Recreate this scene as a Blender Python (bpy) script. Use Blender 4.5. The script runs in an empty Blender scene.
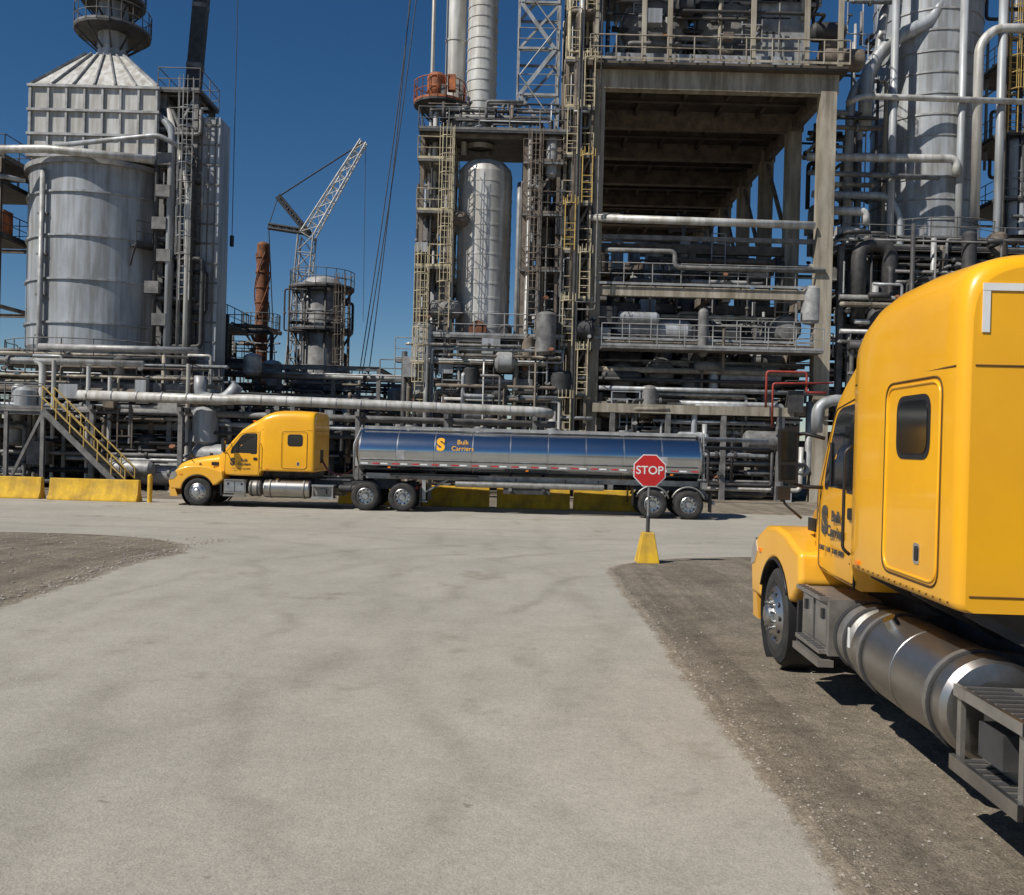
import bpy, bmesh, math, random
from mathutils import Vector, Matrix, noise
random.seed(7)
scene = bpy.context.scene
R = math.radians

# ------------------------------------------------------------------ materials
MATS = {}
def mat(name, c1, c2=None, rough=0.5, metal=0.0, scale=3.0, stretch=(1,1,1), bump=0.0, bscale=40.0, coat=0.0,
        contrast=(0.35,0.65), spec=0.5, stain=0.0, dust=0.0):
    m = bpy.data.materials.new(name); m.use_nodes = True
    nt = m.node_tree; N = nt.nodes; L = nt.links
    b = N["Principled BSDF"]
    b.inputs["Roughness"].default_value = rough
    b.inputs["Metallic"].default_value = metal
    b.inputs["Specular IOR Level"].default_value = spec
    b.inputs["Coat Weight"].default_value = coat
    b.inputs["Coat Roughness"].default_value = 0.08
    tc = N.new("ShaderNodeTexCoord"); mp = N.new("ShaderNodeMapping")
    mp.inputs["Scale"].default_value = stretch
    L.new(tc.outputs["Object"], mp.inputs["Vector"])
    if c2 is None: c2 = tuple(c*0.8 for c in c1)
    n = N.new("ShaderNodeTexNoise"); n.inputs["Scale"].default_value = scale
    n.inputs["Detail"].default_value = 4; n.inputs["Roughness"].default_value = 0.65
    L.new(mp.outputs[0], n.inputs["Vector"])
    r = N.new("ShaderNodeValToRGB")
    r.color_ramp.elements[0].position = contrast[0]; r.color_ramp.elements[1].position = contrast[1]
    r.color_ramp.elements[0].color = (*c2, 1); r.color_ramp.elements[1].color = (*c1, 1)
    L.new(n.outputs["Fac"], r.inputs["Fac"])
    col = r.outputs["Color"]
    if stain > 0:   # vertical run-off streaks
        m2 = N.new("ShaderNodeMapping"); m2.inputs["Scale"].default_value = (2.2,2.2,0.16)
        L.new(tc.outputs["Object"], m2.inputs["Vector"])
        n3 = N.new("ShaderNodeTexNoise"); n3.inputs["Scale"].default_value = 1.6; n3.inputs["Detail"].default_value = 4
        L.new(m2.outputs[0], n3.inputs["Vector"])
        r3 = N.new("ShaderNodeValToRGB"); r3.color_ramp.elements[0].position=0.40; r3.color_ramp.elements[1].position=0.58
        k=1-stain; r3.color_ramp.elements[0].color=(k,k*0.96,k*0.90,1); r3.color_ramp.elements[1].color=(1,1,1,1)
        L.new(n3.outputs["Fac"], r3.inputs["Fac"])
        mx = N.new("ShaderNodeMixRGB"); mx.blend_type='MULTIPLY'; mx.inputs[0].default_value=1
        L.new(col, mx.inputs[1]); L.new(r3.outputs[0], mx.inputs[2]); col = mx.outputs[0]
    if dust > 0:    # road dust low on the vehicle
        sp = N.new("ShaderNodeSeparateXYZ"); L.new(tc.outputs["Object"], sp.inputs[0])
        mr = N.new("ShaderNodeMapRange"); mr.inputs[1].default_value=0.5; mr.inputs[2].default_value=1.7; mr.inputs[3].default_value=dust; mr.inputs[4].default_value=0.0
        L.new(sp.outputs[2], mr.inputs[0])
        mm = N.new("ShaderNodeMath"); mm.operation='MULTIPLY'; L.new(mr.outputs[0], mm.inputs[0]); L.new(n.outputs["Fac"], mm.inputs[1])
        mx = N.new("ShaderNodeMixRGB"); L.new(mm.outputs[0], mx.inputs[0]); L.new(col, mx.inputs[1]); mx.inputs[2].default_value=(0.30,0.26,0.20,1); col = mx.outputs[0]
    L.new(col, b.inputs["Base Color"])
    rr = N.new("ShaderNodeMapRange"); rr.inputs[3].default_value = min(1, rough+0.1); rr.inputs[4].default_value = max(0.02, rough-0.06)
    L.new(n.outputs["Fac"], rr.inputs[0]); L.new(rr.outputs[0], b.inputs["Roughness"])
    if bump > 0:
        n2 = N.new("ShaderNodeTexNoise"); n2.inputs["Scale"].default_value = bscale; n2.inputs["Detail"].default_value = 2
        L.new(tc.outputs["Object"], n2.inputs["Vector"])
        bp = N.new("ShaderNodeBump"); bp.inputs["Strength"].default_value = bump; bp.inputs["Distance"].default_value = 0.02
        L.new(n2.outputs["Fac"], bp.inputs["Height"]); L.new(bp.outputs[0], b.inputs["Normal"])
    MATS[name] = m
    return m
mat("yellow_paint", (0.92,0.45,0.004), (0.84,0.39,0.006), rough=0.36, scale=1.1, coat=0.45, dust=0.5)
mat("silver_clad", (0.47,0.49,0.51), (0.30,0.315,0.33), rough=0.45, metal=0.2, scale=0.7, stretch=(1,1,0.35), bump=0.2, bscale=3, stain=0.3)
mat("silver_bright", (0.66,0.65,0.62), (0.44,0.43,0.40), rough=0.42, metal=0.15, scale=1.2, stretch=(1,1,0.3), bump=0.15, bscale=4, stain=0.28)
mat("galvanised", (0.42,0.42,0.41), (0.22,0.215,0.21), rough=0.5, metal=0.25, scale=2)
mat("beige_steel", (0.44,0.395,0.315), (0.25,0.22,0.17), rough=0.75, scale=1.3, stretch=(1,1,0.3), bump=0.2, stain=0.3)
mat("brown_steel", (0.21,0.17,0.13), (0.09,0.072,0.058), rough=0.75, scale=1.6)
mat("deck_steel_shaded", (0.105,0.085,0.066), (0.05,0.041,0.034), rough=0.8, scale=1.2)  # darker version of brown_steel: deep under-deck shadow put into the colour
mat("dark_steel", (0.06,0.058,0.058), (0.028,0.027,0.028), rough=0.6, scale=3)
mat("grey_steel", (0.22,0.215,0.205), (0.095,0.092,0.09), rough=0.6, scale=2)
mat("rust", (0.26,0.10,0.045), (0.10,0.045,0.025), rough=0.85, scale=2.5)
mat("orange_primer", (0.50,0.15,0.05), (0.18,0.07,0.04), rough=0.75, scale=3)
mat("red_pipe", (0.42,0.06,0.04), (0.25,0.04,0.03), rough=0.5, scale=3)
mat("rail_yellow", (0.62,0.43,0.12), (0.40,0.27,0.08), rough=0.6, scale=3)
mat("pale_rail", (0.60,0.52,0.34), (0.36,0.31,0.2), rough=0.6, scale=3)
mat("barrier_yellow", (0.74,0.45,0.02), (0.44,0.27,0.05), rough=0.75, scale=2.2, bump=0.2, contrast=(0.3,0.6), stain=0.2)
mat("aluminium", (0.62,0.62,0.62), (0.42,0.42,0.42), rough=0.32, metal=1.0, scale=4, bump=0.05, bscale=10)
mat("tank_alu", (0.52,0.52,0.52), (0.32,0.31,0.30), rough=0.33, metal=0.95, scale=3, stretch=(0.5,1.5,1.5), bump=0.06, bscale=9, dust=0.8)
mat("alu_dull", (0.42,0.42,0.41), (0.22,0.21,0.20), rough=0.46, metal=0.7, scale=4, bump=0.1, bscale=25, dust=0.9)
mat("chrome", (0.8,0.8,0.8), (0.7,0.7,0.7), rough=0.14, metal=1.0, scale=4)
mat("tank_polish", (0.60,0.62,0.65), (0.47,0.49,0.52), rough=0.17, metal=1.0, scale=0.8, stretch=(0.5,1,1))
mat("rubber", (0.04,0.037,0.034), (0.018,0.018,0.018), rough=0.85, scale=6, bump=0.2)
mat("black_plastic", (0.018,0.018,0.02), (0.012,0.012,0.013), rough=0.45, scale=6)
mat("glass_dark", (0.012,0.014,0.016), (0.008,0.009,0.010), rough=0.06, scale=1, spec=0.9)
mat("seam_dark", (0.10,0.045,0.004), (0.07,0.03,0.003), rough=0.8)
mat("white_paint", (0.78,0.78,0.76), (0.68,0.68,0.66), rough=0.5)
mat("sign_red", (0.58,0.025,0.022), (0.48,0.02,0.02), rough=0.4, scale=4)
mat("tape_red", (0.55,0.03,0.03), (0.45,0.03,0.03), rough=0.4)
mat("amber", (0.85,0.22,0.01), (0.8,0.2,0.01), rough=0.2)
mat("logo_grey", (0.06,0.055,0.05), (0.05,0.05,0.045), rough=0.4)
mat("logo_yellow", (0.85,0.42,0.01), (0.8,0.38,0.01), rough=0.4)
mat("stone", (0.36,0.32,0.27), (0.20,0.175,0.15), rough=0.95, scale=8)

def ground_material(name, streak=False):
    m = bpy.data.materials.new(name); m.use_nodes = True
    nt = m.node_tree; N = nt.nodes; L = nt.links
    bs = N["Principled BSDF"]; bs.inputs["Roughness"].default_value = 0.93; bs.inputs["Specular IOR Level"].default_value = 0.2
    tc = N.new("ShaderNodeTexCoord")
    def nz(scale, detail=6, vec=None, rough=0.6):
        n = N.new("ShaderNodeTexNoise"); n.inputs["Scale"].default_value = scale; n.inputs["Detail"].default_value = detail
        n.inputs["Roughness"].default_value = rough
        L.new(vec if vec else tc.outputs["Object"], n.inputs["Vector"]); return n
    def ramp(src, p0, c0, p1, c1):
        r = N.new("ShaderNodeValToRGB"); e = r.color_ramp.elements
        e[0].position = p0; e[1].position = p1; e[0].color = (*c0,1); e[1].color = (*c1,1)
        L.new(src, r.inputs["Fac"]); return r
    def mul(x, y, f=None):
        mx = N.new("ShaderNodeMixRGB"); mx.blend_type = 'MULTIPLY'; mx.inputs[0].default_value = 1
        if f: L.new(f, mx.inputs[0])
        L.new(x, mx.inputs[1]); L.new(y, mx.inputs[2]); return mx.outputs[0]
    g3=lambda v:(v,v*0.995,v*0.985)
    # -------- dirt
    big = nz(0.3, 5, rough=0.7)
    d = ramp(big.outputs["Fac"], 0.35, (0.225,0.190,0.148), 0.65, (0.34,0.295,0.235)).outputs[0]
    mid = nz(2.2, 7, rough=0.72)
    d = mul(d, ramp(mid.outputs["Fac"], 0.32, g3(0.70), 0.66, g3(1.12)).outputs[0])
    fine = nz(60, 3, rough=0.75)
    d = mul(d, ramp(fine.outputs["Fac"], 0.34, g3(0.55), 0.62, g3(1.2)).outputs[0])
    med = nz(14, 4, rough=0.7)
    d = mul(d, ramp(med.outputs["Fac"], 0.36, g3(0.74), 0.6, g3(1.1)).outputs[0])
    vo = N.new("ShaderNodeTexVoronoi"); vo.inputs["Scale"].default_value = 30
    L.new(tc.outputs["Object"], vo.inputs["Vector"])
    d = mul(d, ramp(vo.outputs["Distance"], 0.10, (1.45,1.42,1.36), 0.24, (1,1,1)).outputs[0])
    tm = N.new("ShaderNodeMapping"); tm.inputs["Scale"].default_value = (3.2, 0.10, 1); tm.inputs["Rotation"].default_value=(0,0,R(4))
    L.new(tc.outputs["Object"], tm.inputs["Vector"])
    d = mul(d, ramp(nz(1.0, 4, tm.outputs[0]).outputs["Fac"], 0.40, g3(0.80), 0.56, g3(1.06)).outputs[0])
    col = d
    if streak:
        base = ramp(nz(0.25, 4).outputs["Fac"], 0.35, (0.345,0.325,0.282), 0.65, (0.405,0.380,0.330)).outputs[0]
        base = mul(base, ramp(mid.outputs["Fac"], 0.3, g3(0.90), 0.7, g3(1.05)).outputs[0])
        base = mul(base, ramp(fine.outputs["Fac"], 0.3, g3(0.76), 0.65, g3(1.13)).outputs[0])
        base = mul(base, ramp(med.outputs["Fac"], 0.32, g3(0.90), 0.6, g3(1.03)).outputs[0])
        sp = N.new("ShaderNodeSeparateXYZ"); L.new(tc.outputs["Object"], sp.inputs[0])
        cb = N.new("ShaderNodeCombineXYZ"); L.new(sp.outputs[0], cb.inputs[0]); L.new(sp.outputs[1], cb.inputs[1])
        wob = nz(0.35, 3)
        def tracks(src, lo, hi, stops, depth, seedscale):
            ad = N.new("ShaderNodeMath"); ad.operation='MULTIPLY_ADD'; L.new(wob.outputs["Fac"], ad.inputs[0]); ad.inputs[1].default_value=1.6; L.new(src, ad.inputs[2])
            mr = N.new("ShaderNodeMapRange"); mr.inputs[1].default_value=lo; mr.inputs[2].default_value=hi; L.new(ad.outputs[0], mr.inputs[0])
            r = N.new("ShaderNodeValToRGB"); cr=r.color_ramp; cr.interpolation='EASE'
            cr.elements[0].position=0; cr.elements[0].color=(0,0,0,1); cr.elements[1].position=1; cr.elements[1].color=(0,0,0,1)
            for s_,w_,v_ in stops:
                for p_,c_ in((s_-w_,0),(s_,v_),(s_+w_,0)):
                    e=cr.elements.new(p_); e.color=(c_,c_,c_,1)
            L.new(mr.outputs[0], r.inputs[0])
            br = ramp(nz(seedscale,4,rough=0.7).outputs["Fac"],0.42,(0,0,0),0.60,(1,1,1))
            mm = N.new("ShaderNodeMath"); mm.operation='MULTIPLY'; L.new(r.outputs[0],mm.inputs[0]); L.new(br.outputs[0],mm.inputs[1])
            return mm.outputs[0], g3(depth)
        def radial(cx,cy):
            dd = N.new("ShaderNodeVectorMath"); dd.operation='DISTANCE'; L.new(cb.outputs[0], dd.inputs[0]); dd.inputs[1].default_value=(cx,cy,0); return dd.outputs["Value"]
        for src,lo,hi,stops,depth,ss in (
            (radial(9.5,11.0),5,18,((.2,.02,1),(.29,.03,.7),(.40,.018,1),(.50,.025,.8),(.62,.02,1),(.72,.03,.6),(.84,.02,.8)),0.78,0.5),
            (radial(-14.5,12.0),5,20,((.18,.02,1),(.30,.025,.7),(.44,.02,.9),(.58,.03,.7),(.76,.02,.8)),0.82,0.43),
            (sp.outputs[0],-7,3,((.14,.03,.7),(.30,.04,1),(.44,.02,.7),(.58,.04,.9),(.74,.03,.8),(.88,.03,.9)),0.88,0.3),
            (sp.outputs[1],22,38,((.2,.03,.8),(.34,.03,.8),(.6,.03,.9),(.75,.03,.8)),0.82,0.25)):
            f,c = tracks(src,lo,hi,stops,depth,ss)
            k = N.new("ShaderNodeRGB"); k.outputs[0].default_value=(*c,1)
            base = mul(base,k.outputs[0],f)
        st = nz(0.55, 4, rough=0.7); base = mul(base, ramp(st.outputs["Fac"], 0.30, (0.80,0.78,0.75), 0.40, (1,1,1)).outputs[0])
        # small dark drips
        dr = nz(3.1, 3); base = mul(base, ramp(dr.outputs["Fac"], 0.24, (0.62,0.60,0.58), 0.29, (1,1,1)).outputs[0])
        # feather into dirt at the edge
        at = N.new("ShaderNodeAttribute"); at.attribute_name="edge"
        en = nz(3.0,6,rough=0.75)
        a1 = N.new("ShaderNodeMath"); a1.operation='ADD'; L.new(at.outputs["Fac"],a1.inputs[0]); L.new(en.outputs["Fac"],a1.inputs[1])
        er = ramp(a1.outputs[0],0,(0,0,0),1,(1,1,1)); 
        mr = N.new("ShaderNodeMapRange"); mr.inputs[1].default_value=0.98; mr.inputs[2].default_value=1.22; L.new(a1.outputs[0],mr.inputs[0])
        mx = N.new("ShaderNodeMixRGB"); L.new(mr.outputs[0],mx.inputs[0]); L.new(base,mx.inputs[1]); L.new(d,mx.inputs[2]); col=mx.outputs[0]
    L.new(col, bs.inputs["Base Color"])
    bp = N.new("ShaderNodeBump"); bp.inputs["Strength"].default_value = 0.9 if not streak else 0.35; bp.inputs["Distance"].default_value = 0.025
    ad = N.new("ShaderNodeMath"); ad.operation = 'ADD'
    L.new(fine.outputs["Fac"], ad.inputs[0]); L.new(med.outputs["Fac"], ad.inputs[1])
    L.new(ad.outputs[0], bp.inputs["Height"]); L.new(bp.outputs[0], bs.inputs["Normal"])
    MATS[name] = m
ground_material("dirt")
ground_material("road_surface", streak=True)

# ------------------------------------------------------------------ mesh builder
class MB:
    def __init__(s): s.v=[]; s.f=[]; s.m=[]; s.s=[]; s.mats=[]
    def mi(s, name):
        if name not in s.mats: s.mats.append(name)
        return s.mats.index(name)
    def face(s, idx, mat, smooth=False): s.f.append(idx); s.m.append(s.mi(mat)); s.s.append(smooth)
    def box(s, c, size, mat, M=None):
        b=len(s.v); cx,cy,cz=c; hx,hy,hz=size[0]/2,size[1]/2,size[2]/2
        for dx in(-1,1):
            for dy in(-1,1):
                for dz in(-1,1):
                    p=Vector((dx*hx,dy*hy,dz*hz))
                    if M: p=M@p
                    s.v.append((cx+p.x,cy+p.y,cz+p.z))
        for q in((0,1,3,2),(4,6,7,5),(0,4,5,1),(2,3,7,6),(0,2,6,4),(1,5,7,3)):
            s.face([b+i for i in q],mat)
    def beam(s, p1, p2, w, h, mat, kind='box'):
        p1=Vector(p1);p2=Vector(p2);d=p2-p1;L=d.length
        if L<1e-5:return
        x=d/L; up=Vector((0,0,1)) if abs(x.z)<0.95 else Vector((0,1,0))
        y=up.cross(x).normalized(); z=x.cross(y)
        M=Matrix((x,y,z)).transposed(); c=(p1+p2)/2
        if kind=='box': s.box(c,(L,w,h),mat,M)
        else:
            t=max(0.02,h*0.09)
            s.box(c+z*(h/2-t/2),(L,w,t),mat,M); s.box(c-z*(h/2-t/2),(L,w,t),mat,M)
            s.box(c,(L,t,h-2*t),mat,M)
    def ring(s, c, x, y, r, n):
        b=len(s.v)
        for i in range(n):
            a=2*math.pi*i/n; p=c+x*(math.cos(a)*r)+y*(math.sin(a)*r); s.v.append(tuple(p))
        return b
    def cyl(s, p1, p2, r, mat, n=10, r2=None, caps=True):
        p1=Vector(p1);p2=Vector(p2); d=(p2-p1)
        if d.length<1e-6:return
        d.normalize(); up=Vector((0,0,1)) if abs(d.z)<0.9 else Vector((1,0,0))
        x=up.cross(d).normalized(); y=d.cross(x)
        if r2 is None:r2=r
        a=s.ring(p1,x,y,r,n); b=s.ring(p2,x,y,r2,n)
        for i in range(n):
            j=(i+1)%n; s.face([a+i,a+j,b+j,b+i],mat,True)
        if caps:
            a=s.ring(p1,x,y,r,n); b=s.ring(p2,x,y,r2,n)
            s.face([a+i for i in range(n)][::-1],mat); s.face([b+i for i in range(n)],mat)
    def tube(s, pts, r, mat, n=8, bend=None, closed=False):
        pts=[Vector(p) for p in pts]
        if bend is None: bend=r*2.5
        path=[]
        if bend>0 and not closed:
            path.append(pts[0])
            for i in range(1,len(pts)-1):
                a,b,c=pts[i-1],pts[i],pts[i+1]
                u=(a-b);w=(c-b)
                if u.length<1e-5 or w.length<1e-5: continue
                q=min(bend,u.length*0.45,w.length*0.45); u.normalize();w.normalize()
                A=b+u*q;C=b+w*q
                for k in range(5):
                    t=k/4; path.append(A*(1-t)**2+b*2*t*(1-t)+C*t*t)
            path.append(pts[-1])
        else: path=pts
        m=len(path); bases=[]
        x=None
        for i,p in enumerate(path):
            if closed: t=path[(i+1)%m]-path[i-1]
            else: t=path[min(i+1,m-1)]-path[max(i-1,0)]
            if t.length<1e-7: t=Vector((0,0,1))
            t.normalize()
            if x is None:
                up=Vector((0,0,1)) if abs(t.z)<0.9 else Vector((1,0,0)); x=up.cross(t).normalized()
            else:
                x=(x-t*x.dot(t))
                if x.length<1e-5: x=(Vector((0.3,1,0.2))).cross(t)
                x.normalize()
            bases.append(s.ring(p,x,t.cross(x),r,n))
        rng=range(m) if closed else range(m-1)
        for k in rng:
            a,b=bases[k],bases[(k+1)%m]
            for i in range(n):
                j=(i+1)%n; s.face([a+i,a+j,b+j,b+i],mat,True)
        if not closed:
            s.face([bases[0]+i for i in range(n)][::-1],mat); s.face([bases[-1]+i for i in range(n)],mat)
    def lathe(s, prof, c, axis, mat, n=32):
        c=Vector(c); ax=Vector(axis).normalized(); up=Vector((0,0,1)) if abs(ax.z)<0.9 else Vector((1,0,0))
        x=up.cross(ax).normalized(); y=ax.cross(x)
        for k in range(len(prof)-1):
            a=s.ring(c+ax*prof[k][1],x,y,max(prof[k][0],1e-4),n); b=s.ring(c+ax*prof[k+1][1],x,y,max(prof[k+1][0],1e-4),n)
            for i in range(n):
                j=(i+1)%n; s.face([a+i,a+j,b+j,b+i],mat,True)
    def poly(s, pts, mat, smooth=False):
        b=len(s.v); s.v+= [tuple(p) for p in pts]; s.face(list(range(b,b+len(pts))),mat,smooth)
    def prism(s, pts1, pts2, mat):
        b=len(s.v); n=len(pts1); s.v+=[tuple(p) for p in pts1]+[tuple(p) for p in pts2]
        s.face(list(range(b,b+n))[::-1],mat); s.face(list(range(b+n,b+2*n)),mat)
        for i in range(n):
            j=(i+1)%n; s.face([b+i,b+j,b+n+j,b+n+i],mat)
    def build(s, name, parent=None, bevel=0, loc=None, rot=None):
        me=bpy.data.meshes.new(name); me.from_pydata(s.v,[],s.f)
        for n in s.mats: me.materials.append(MATS[n])
        me.polygons.foreach_set("material_index",s.m); me.polygons.foreach_set("use_smooth",s.s); me.update()
        bm=bmesh.new(); bm.from_mesh(me)
        bmesh.ops.recalc_face_normals(bm,faces=bm.faces); bm.to_mesh(me); bm.free()
        o=bpy.data.objects.new(name,me); bpy.context.collection.objects.link(o)
        if parent: o.parent=parent
        if loc: o.location=loc
        if rot: o.rotation_euler=rot
        if bevel>0:
            for p in me.polygons: p.use_smooth=True
            md=o.modifiers.new("bevel","BEVEL"); md.width=bevel; md.segments=3; md.limit_method='ANGLE'; md.angle_limit=R(35); md.harden_normals=True
        return o

def empty(name, loc=(0,0,0), rot=(0,0,0)):
    e=bpy.data.objects.new(name,None); bpy.context.collection.objects.link(e); e.location=loc; e.rotation_euler=rot; e.empty_display_size=0.3
    return e
def text(name, body, size, matname, parent, loc, rot, extrude=0.002, align='CENTER', bold=0.0):
    cu=bpy.data.curves.new(name,'FONT'); cu.body=body; cu.size=size; cu.extrude=extrude; cu.align_x=align; cu.align_y='CENTER'; cu.offset=bold
    cu.materials.append(MATS[matname]); o=bpy.data.objects.new(name,cu); bpy.context.collection.objects.link(o)
    o.parent=parent; o.location=loc; o.rotation_euler=rot; return o

GZ=-0.3
def gz(y):
    t=min(1,max(0,(y-14)/14)); return GZ*t*t*(3-2*t)

# ------------------------------------------------------------------ ground
g=MB()
ys=[-1500,-300,-60,-20,0,8]+[10+i*0.8 for i in range(26)]+[34,45,80,200,600,3000]
xs=[-2500,-400,-100,-30,-10,0,10,30,100,400,2500]
for y in ys:
    for x in xs: g.v.append((x,y,gz(y)))
W=len(xs)
for j in range(len(ys)-1):
    for i in range(W-1):
        a=j*W+i; g.face([a,a+1,a+W+1,a+W],"dirt",True)
g.build("ground")
rd=MB()
rows=[]
y=-60.0
while y<36.0:
    jl=(noise.noise(Vector((y*0.7,3.1,0)))*0.18+noise.noise(Vector((y*4,7.1,0)))*0.07)
    jr=(noise.noise(Vector((y*0.6,13.1,0)))*0.07+noise.noise(Vector((y*4,27.1,0)))*0.04)
    xl=-6.75+jl; xr=1.92+jr
    if y>17.6:
        t=min(1,(y-17.6)/4.2); xl=-6.75-4.6*(1-math.sqrt(max(0,1-t*t)))+jl*(1-t)
        if y>21.8: xl=-90
    if y>16.2:
        t=min(1,(y-16.2)/4.2); xr=1.92+5.5*(1-math.sqrt(max(0,1-t*t)))+jr
        if y>20.4: xr=90
    rows.append((y,xl,xr)); y+= 0.12 if y>0 else 1.0
edge=[]
for i,(y,xl,xr) in enumerate(rows):
    # near the cross-street's own borders fade across y too
    fl=1.0 if 21.8<y<22.1 else 0.0
    for x,e_ in((xl,1.0),(xl+.55,0.0),(xr-.35,0.0),(xr,1.0)):
        rd.v.append((x,y,gz(y)+0.004)); edge.append(e_)
for i in range(len(rows)-1):
    for k in range(3):
        a=4*i+k; rd.face([a,a+1,a+5,a+4],"road_surface",True)
ro=rd.build("road")
at=ro.data.attributes.new("edge",'FLOAT','POINT'); at.data.foreach_set("value",edge)
gr=MB()
def stone(x,y,r):
    z=gz(y); b=len(gr.v)
    for dx,dy,dz in((1,0,0),(0,1,0),(-1,0,0),(0,-1,0),(0,0,1),(0,0,-.6)):
        k=r*random.uniform(0.7,1.2); gr.v.append((x+dx*k,y+dy*k,z+r*0.2+dz*k*0.6))
    for q in((0,1,4),(1,2,4),(2,3,4),(3,0,4),(1,0,5),(2,1,5),(3,2,5),(0,3,5)): gr.face([b+i for i in q],"stone")
for i in range(9000):
    y=3.3+random.random()**1.5*15; stone(random.uniform(1.7,8) if random.random()<0.6 else 1.72+abs(random.gauss(0,0.22)),y,random.choice([.004,.005,.006,.008,.010,.015])*random.uniform(.6,1.3))
for i in range(5000):
    stone(random.uniform(-22,-6.4) if random.random()<.8 else -6.6-abs(random.gauss(0,.3)),random.uniform(8,21.5),random.choice([.008,.012,.016,.024,.035])*random.uniform(.6,1.2))
gr.build("gravel")

# ------------------------------------------------------------------ vehicles
def wheel(mb, x, y, side, r=0.52, w=0.30, dual=False):
    c=(x,y,r); ax=(0,side,0); h=w/2
    mb.lathe([(0.30,-h),(r*0.86,-h),(r*0.96,-h+0.03),(r,-h+0.07),(r,h-0.07),(r*0.96,h-0.03),(r*0.86,h),(r*0.70,h+0.005),(0.30,h-0.02)],c,ax,"rubber",36)
    for k in (-0.08,-0.03,0.03,0.08):
        mb.lathe([(r+0.002,k-0.006),(r-0.004,k),(r+0.002,k+0.006)],c,ax,"black_plastic",36)
    if dual:
        mb.lathe([(0.31,h-0.02),(0.285,h),(0.27,h-0.03),(0.25,h-0.14),(0.17,h-0.15),(0.13,h-0.13),(0.12,h-0.02),(0.10,h+0.02),(0.0,h+0.02)],c,ax,"aluminium",32)
        hz=h-0.15; nz_=h-0.135
    else:
        mb.lathe([(0.315,h-0.02),(0.29,h+0.0),(0.275,h-0.03),(0.26,h-0.01),(0.20,h+0.035),(0.16,h+0.045),(0.12,h+0.045),(0.11,h+0.09),(0.07,h+0.11),(0.0,h+0.11)],c,ax,"aluminium",32)
        hz=h+0.012; nz_=h+0.055
    for i in range(10):
        a=2*math.pi*i/10
        px,pz=x+math.cos(a)*0.228,r+math.sin(a)*0.228
        mb.cyl((px,y+side*(hz-0.012),pz),(px,y+side*(hz+ (0.012 if dual else 0.006)),pz),0.028,"black_plastic",10)
        a+=0.314; px,pz=x+math.cos(a)*0.15,r+math.sin(a)*0.15
        mb.cyl((px,y+side*(nz_-0.02),pz),(px,y+side*(nz_+0.03),pz),0.016,"chrome",6)
    mb.cyl((x,y-side*(h-0.02),r),(x,y-side*(h+0.1),r),0.2,"dark_steel",16)

def lerp_tab(tab,x):
    for i in range(len(tab)-1):
        x0,x1=tab[i][0],tab[i+1][0]
        if x<=x0 and x>=x1:
            t=(x0-x)/(x0-x1); return [a+(b-a)*t for a,b in zip(tab[i][1:],tab[i+1][1:])]
    return list(tab[0][1:]) if x>tab[0][0] else list(tab[-1][1:])
def section(x,hw,zb,zs,zt,p=0.5,n=12):
    pts=[(x,-hw+0.05,zb),(x,-hw+0.01,zb+0.02),(x,-hw,zb+0.06),(x,-hw,(zb+zs)/2)]
    for i in range(n*2+1):
        a=math.pi*i/(2*n); c=math.cos(a); s_=math.sin(a)
        yy=-hw*(abs(c)**p)*(1 if c>0 else -1); zz=zs+(zt-zs)*(abs(s_)**p)
        pts.append((x,yy,zz))
    pts+= [(x,hw,(zb+zs)/2),(x,hw,zb+0.06),(x,hw-0.01,zb+0.02),(x,hw-0.05,zb)]
    return pts
def loft(mb, secs, mat, caps=True):
    n=len(secs[0]); b=len(mb.v)
    for s_ in secs: mb.v+= [tuple(p) for p in s_]
    for k in range(len(secs)-1):
        for i in range(n):
            j=(i+1)%n; mb.face([b+k*n+i,b+k*n+j,b+(k+1)*n+j,b+(k+1)*n+i],mat,True)
    if caps:
        for k in (0,len(secs)-1):
            bb=len(mb.v); mb.v+=[tuple(p) for p in secs[k]]; mb.face(list(range(bb,bb+n)),mat)

CAB=[ # x, hw, zs, zt, p
 (-0.72,0.98,1.80,1.90,.5),(-0.80,1.0,1.90,2.00,.5),(-1.10,1.03,2.22,2.36,.5),(-1.40,1.06,2.52,2.70,.5),(-1.55,1.07,2.66,2.88,.5),(-1.75,1.08,2.74,3.02,.48),
 (-2.0,1.09,2.79,3.18,.45),(-2.22,1.10,2.81,3.31,.43),(-2.30,1.17,2.83,3.36,.40),(-2.45,1.19,2.83,3.44,.38),(-2.7,1.2,2.84,3.53,.36),(-3.0,1.2,2.84,3.57,.34),(-3.5,1.2,2.84,3.58,.33),(-4.0,1.2,2.84,3.56,.33),(-4.16,1.2,2.84,3.55,.33),(-4.21,1.19,2.83,3.53,.34),(-4.24,1.17,2.82,3.50,.35),(-4.25,1.14,2.80,3.47,.36)]
def side_hw(x): return lerp_tab(CAB,x)[0]
def round_poly(pts, r, n=5):
    out=[]; m=len(pts)
    for i in range(m):
        a=Vector(pts[i-1]);b=Vector(pts[i]);c=Vector(pts[(i+1)%m])
        u=(a-b);w=(c-b); q=min(r,u.length*.45,w.length*.45); u.normalize();w.normalize()
        A=b+u*q;C=b+w*q
        for k in range(n+1):
            t=k/n; p=A*(1-t)**2+b*2*t*(1-t)+C*t*t; out.append((p.x,p.y))
    return out
def side_plate(mb, pts, mat, off, side=1):
    hw=[side_hw(p[0]) for p in pts]
    A=[(p[0],side*(h-0.02),p[1]) for p,h in zip(pts,hw)]; B=[(p[0],side*(h+off),p[1]) for p,h in zip(pts,hw)]
    mb.prism(A,B,mat)
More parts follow.
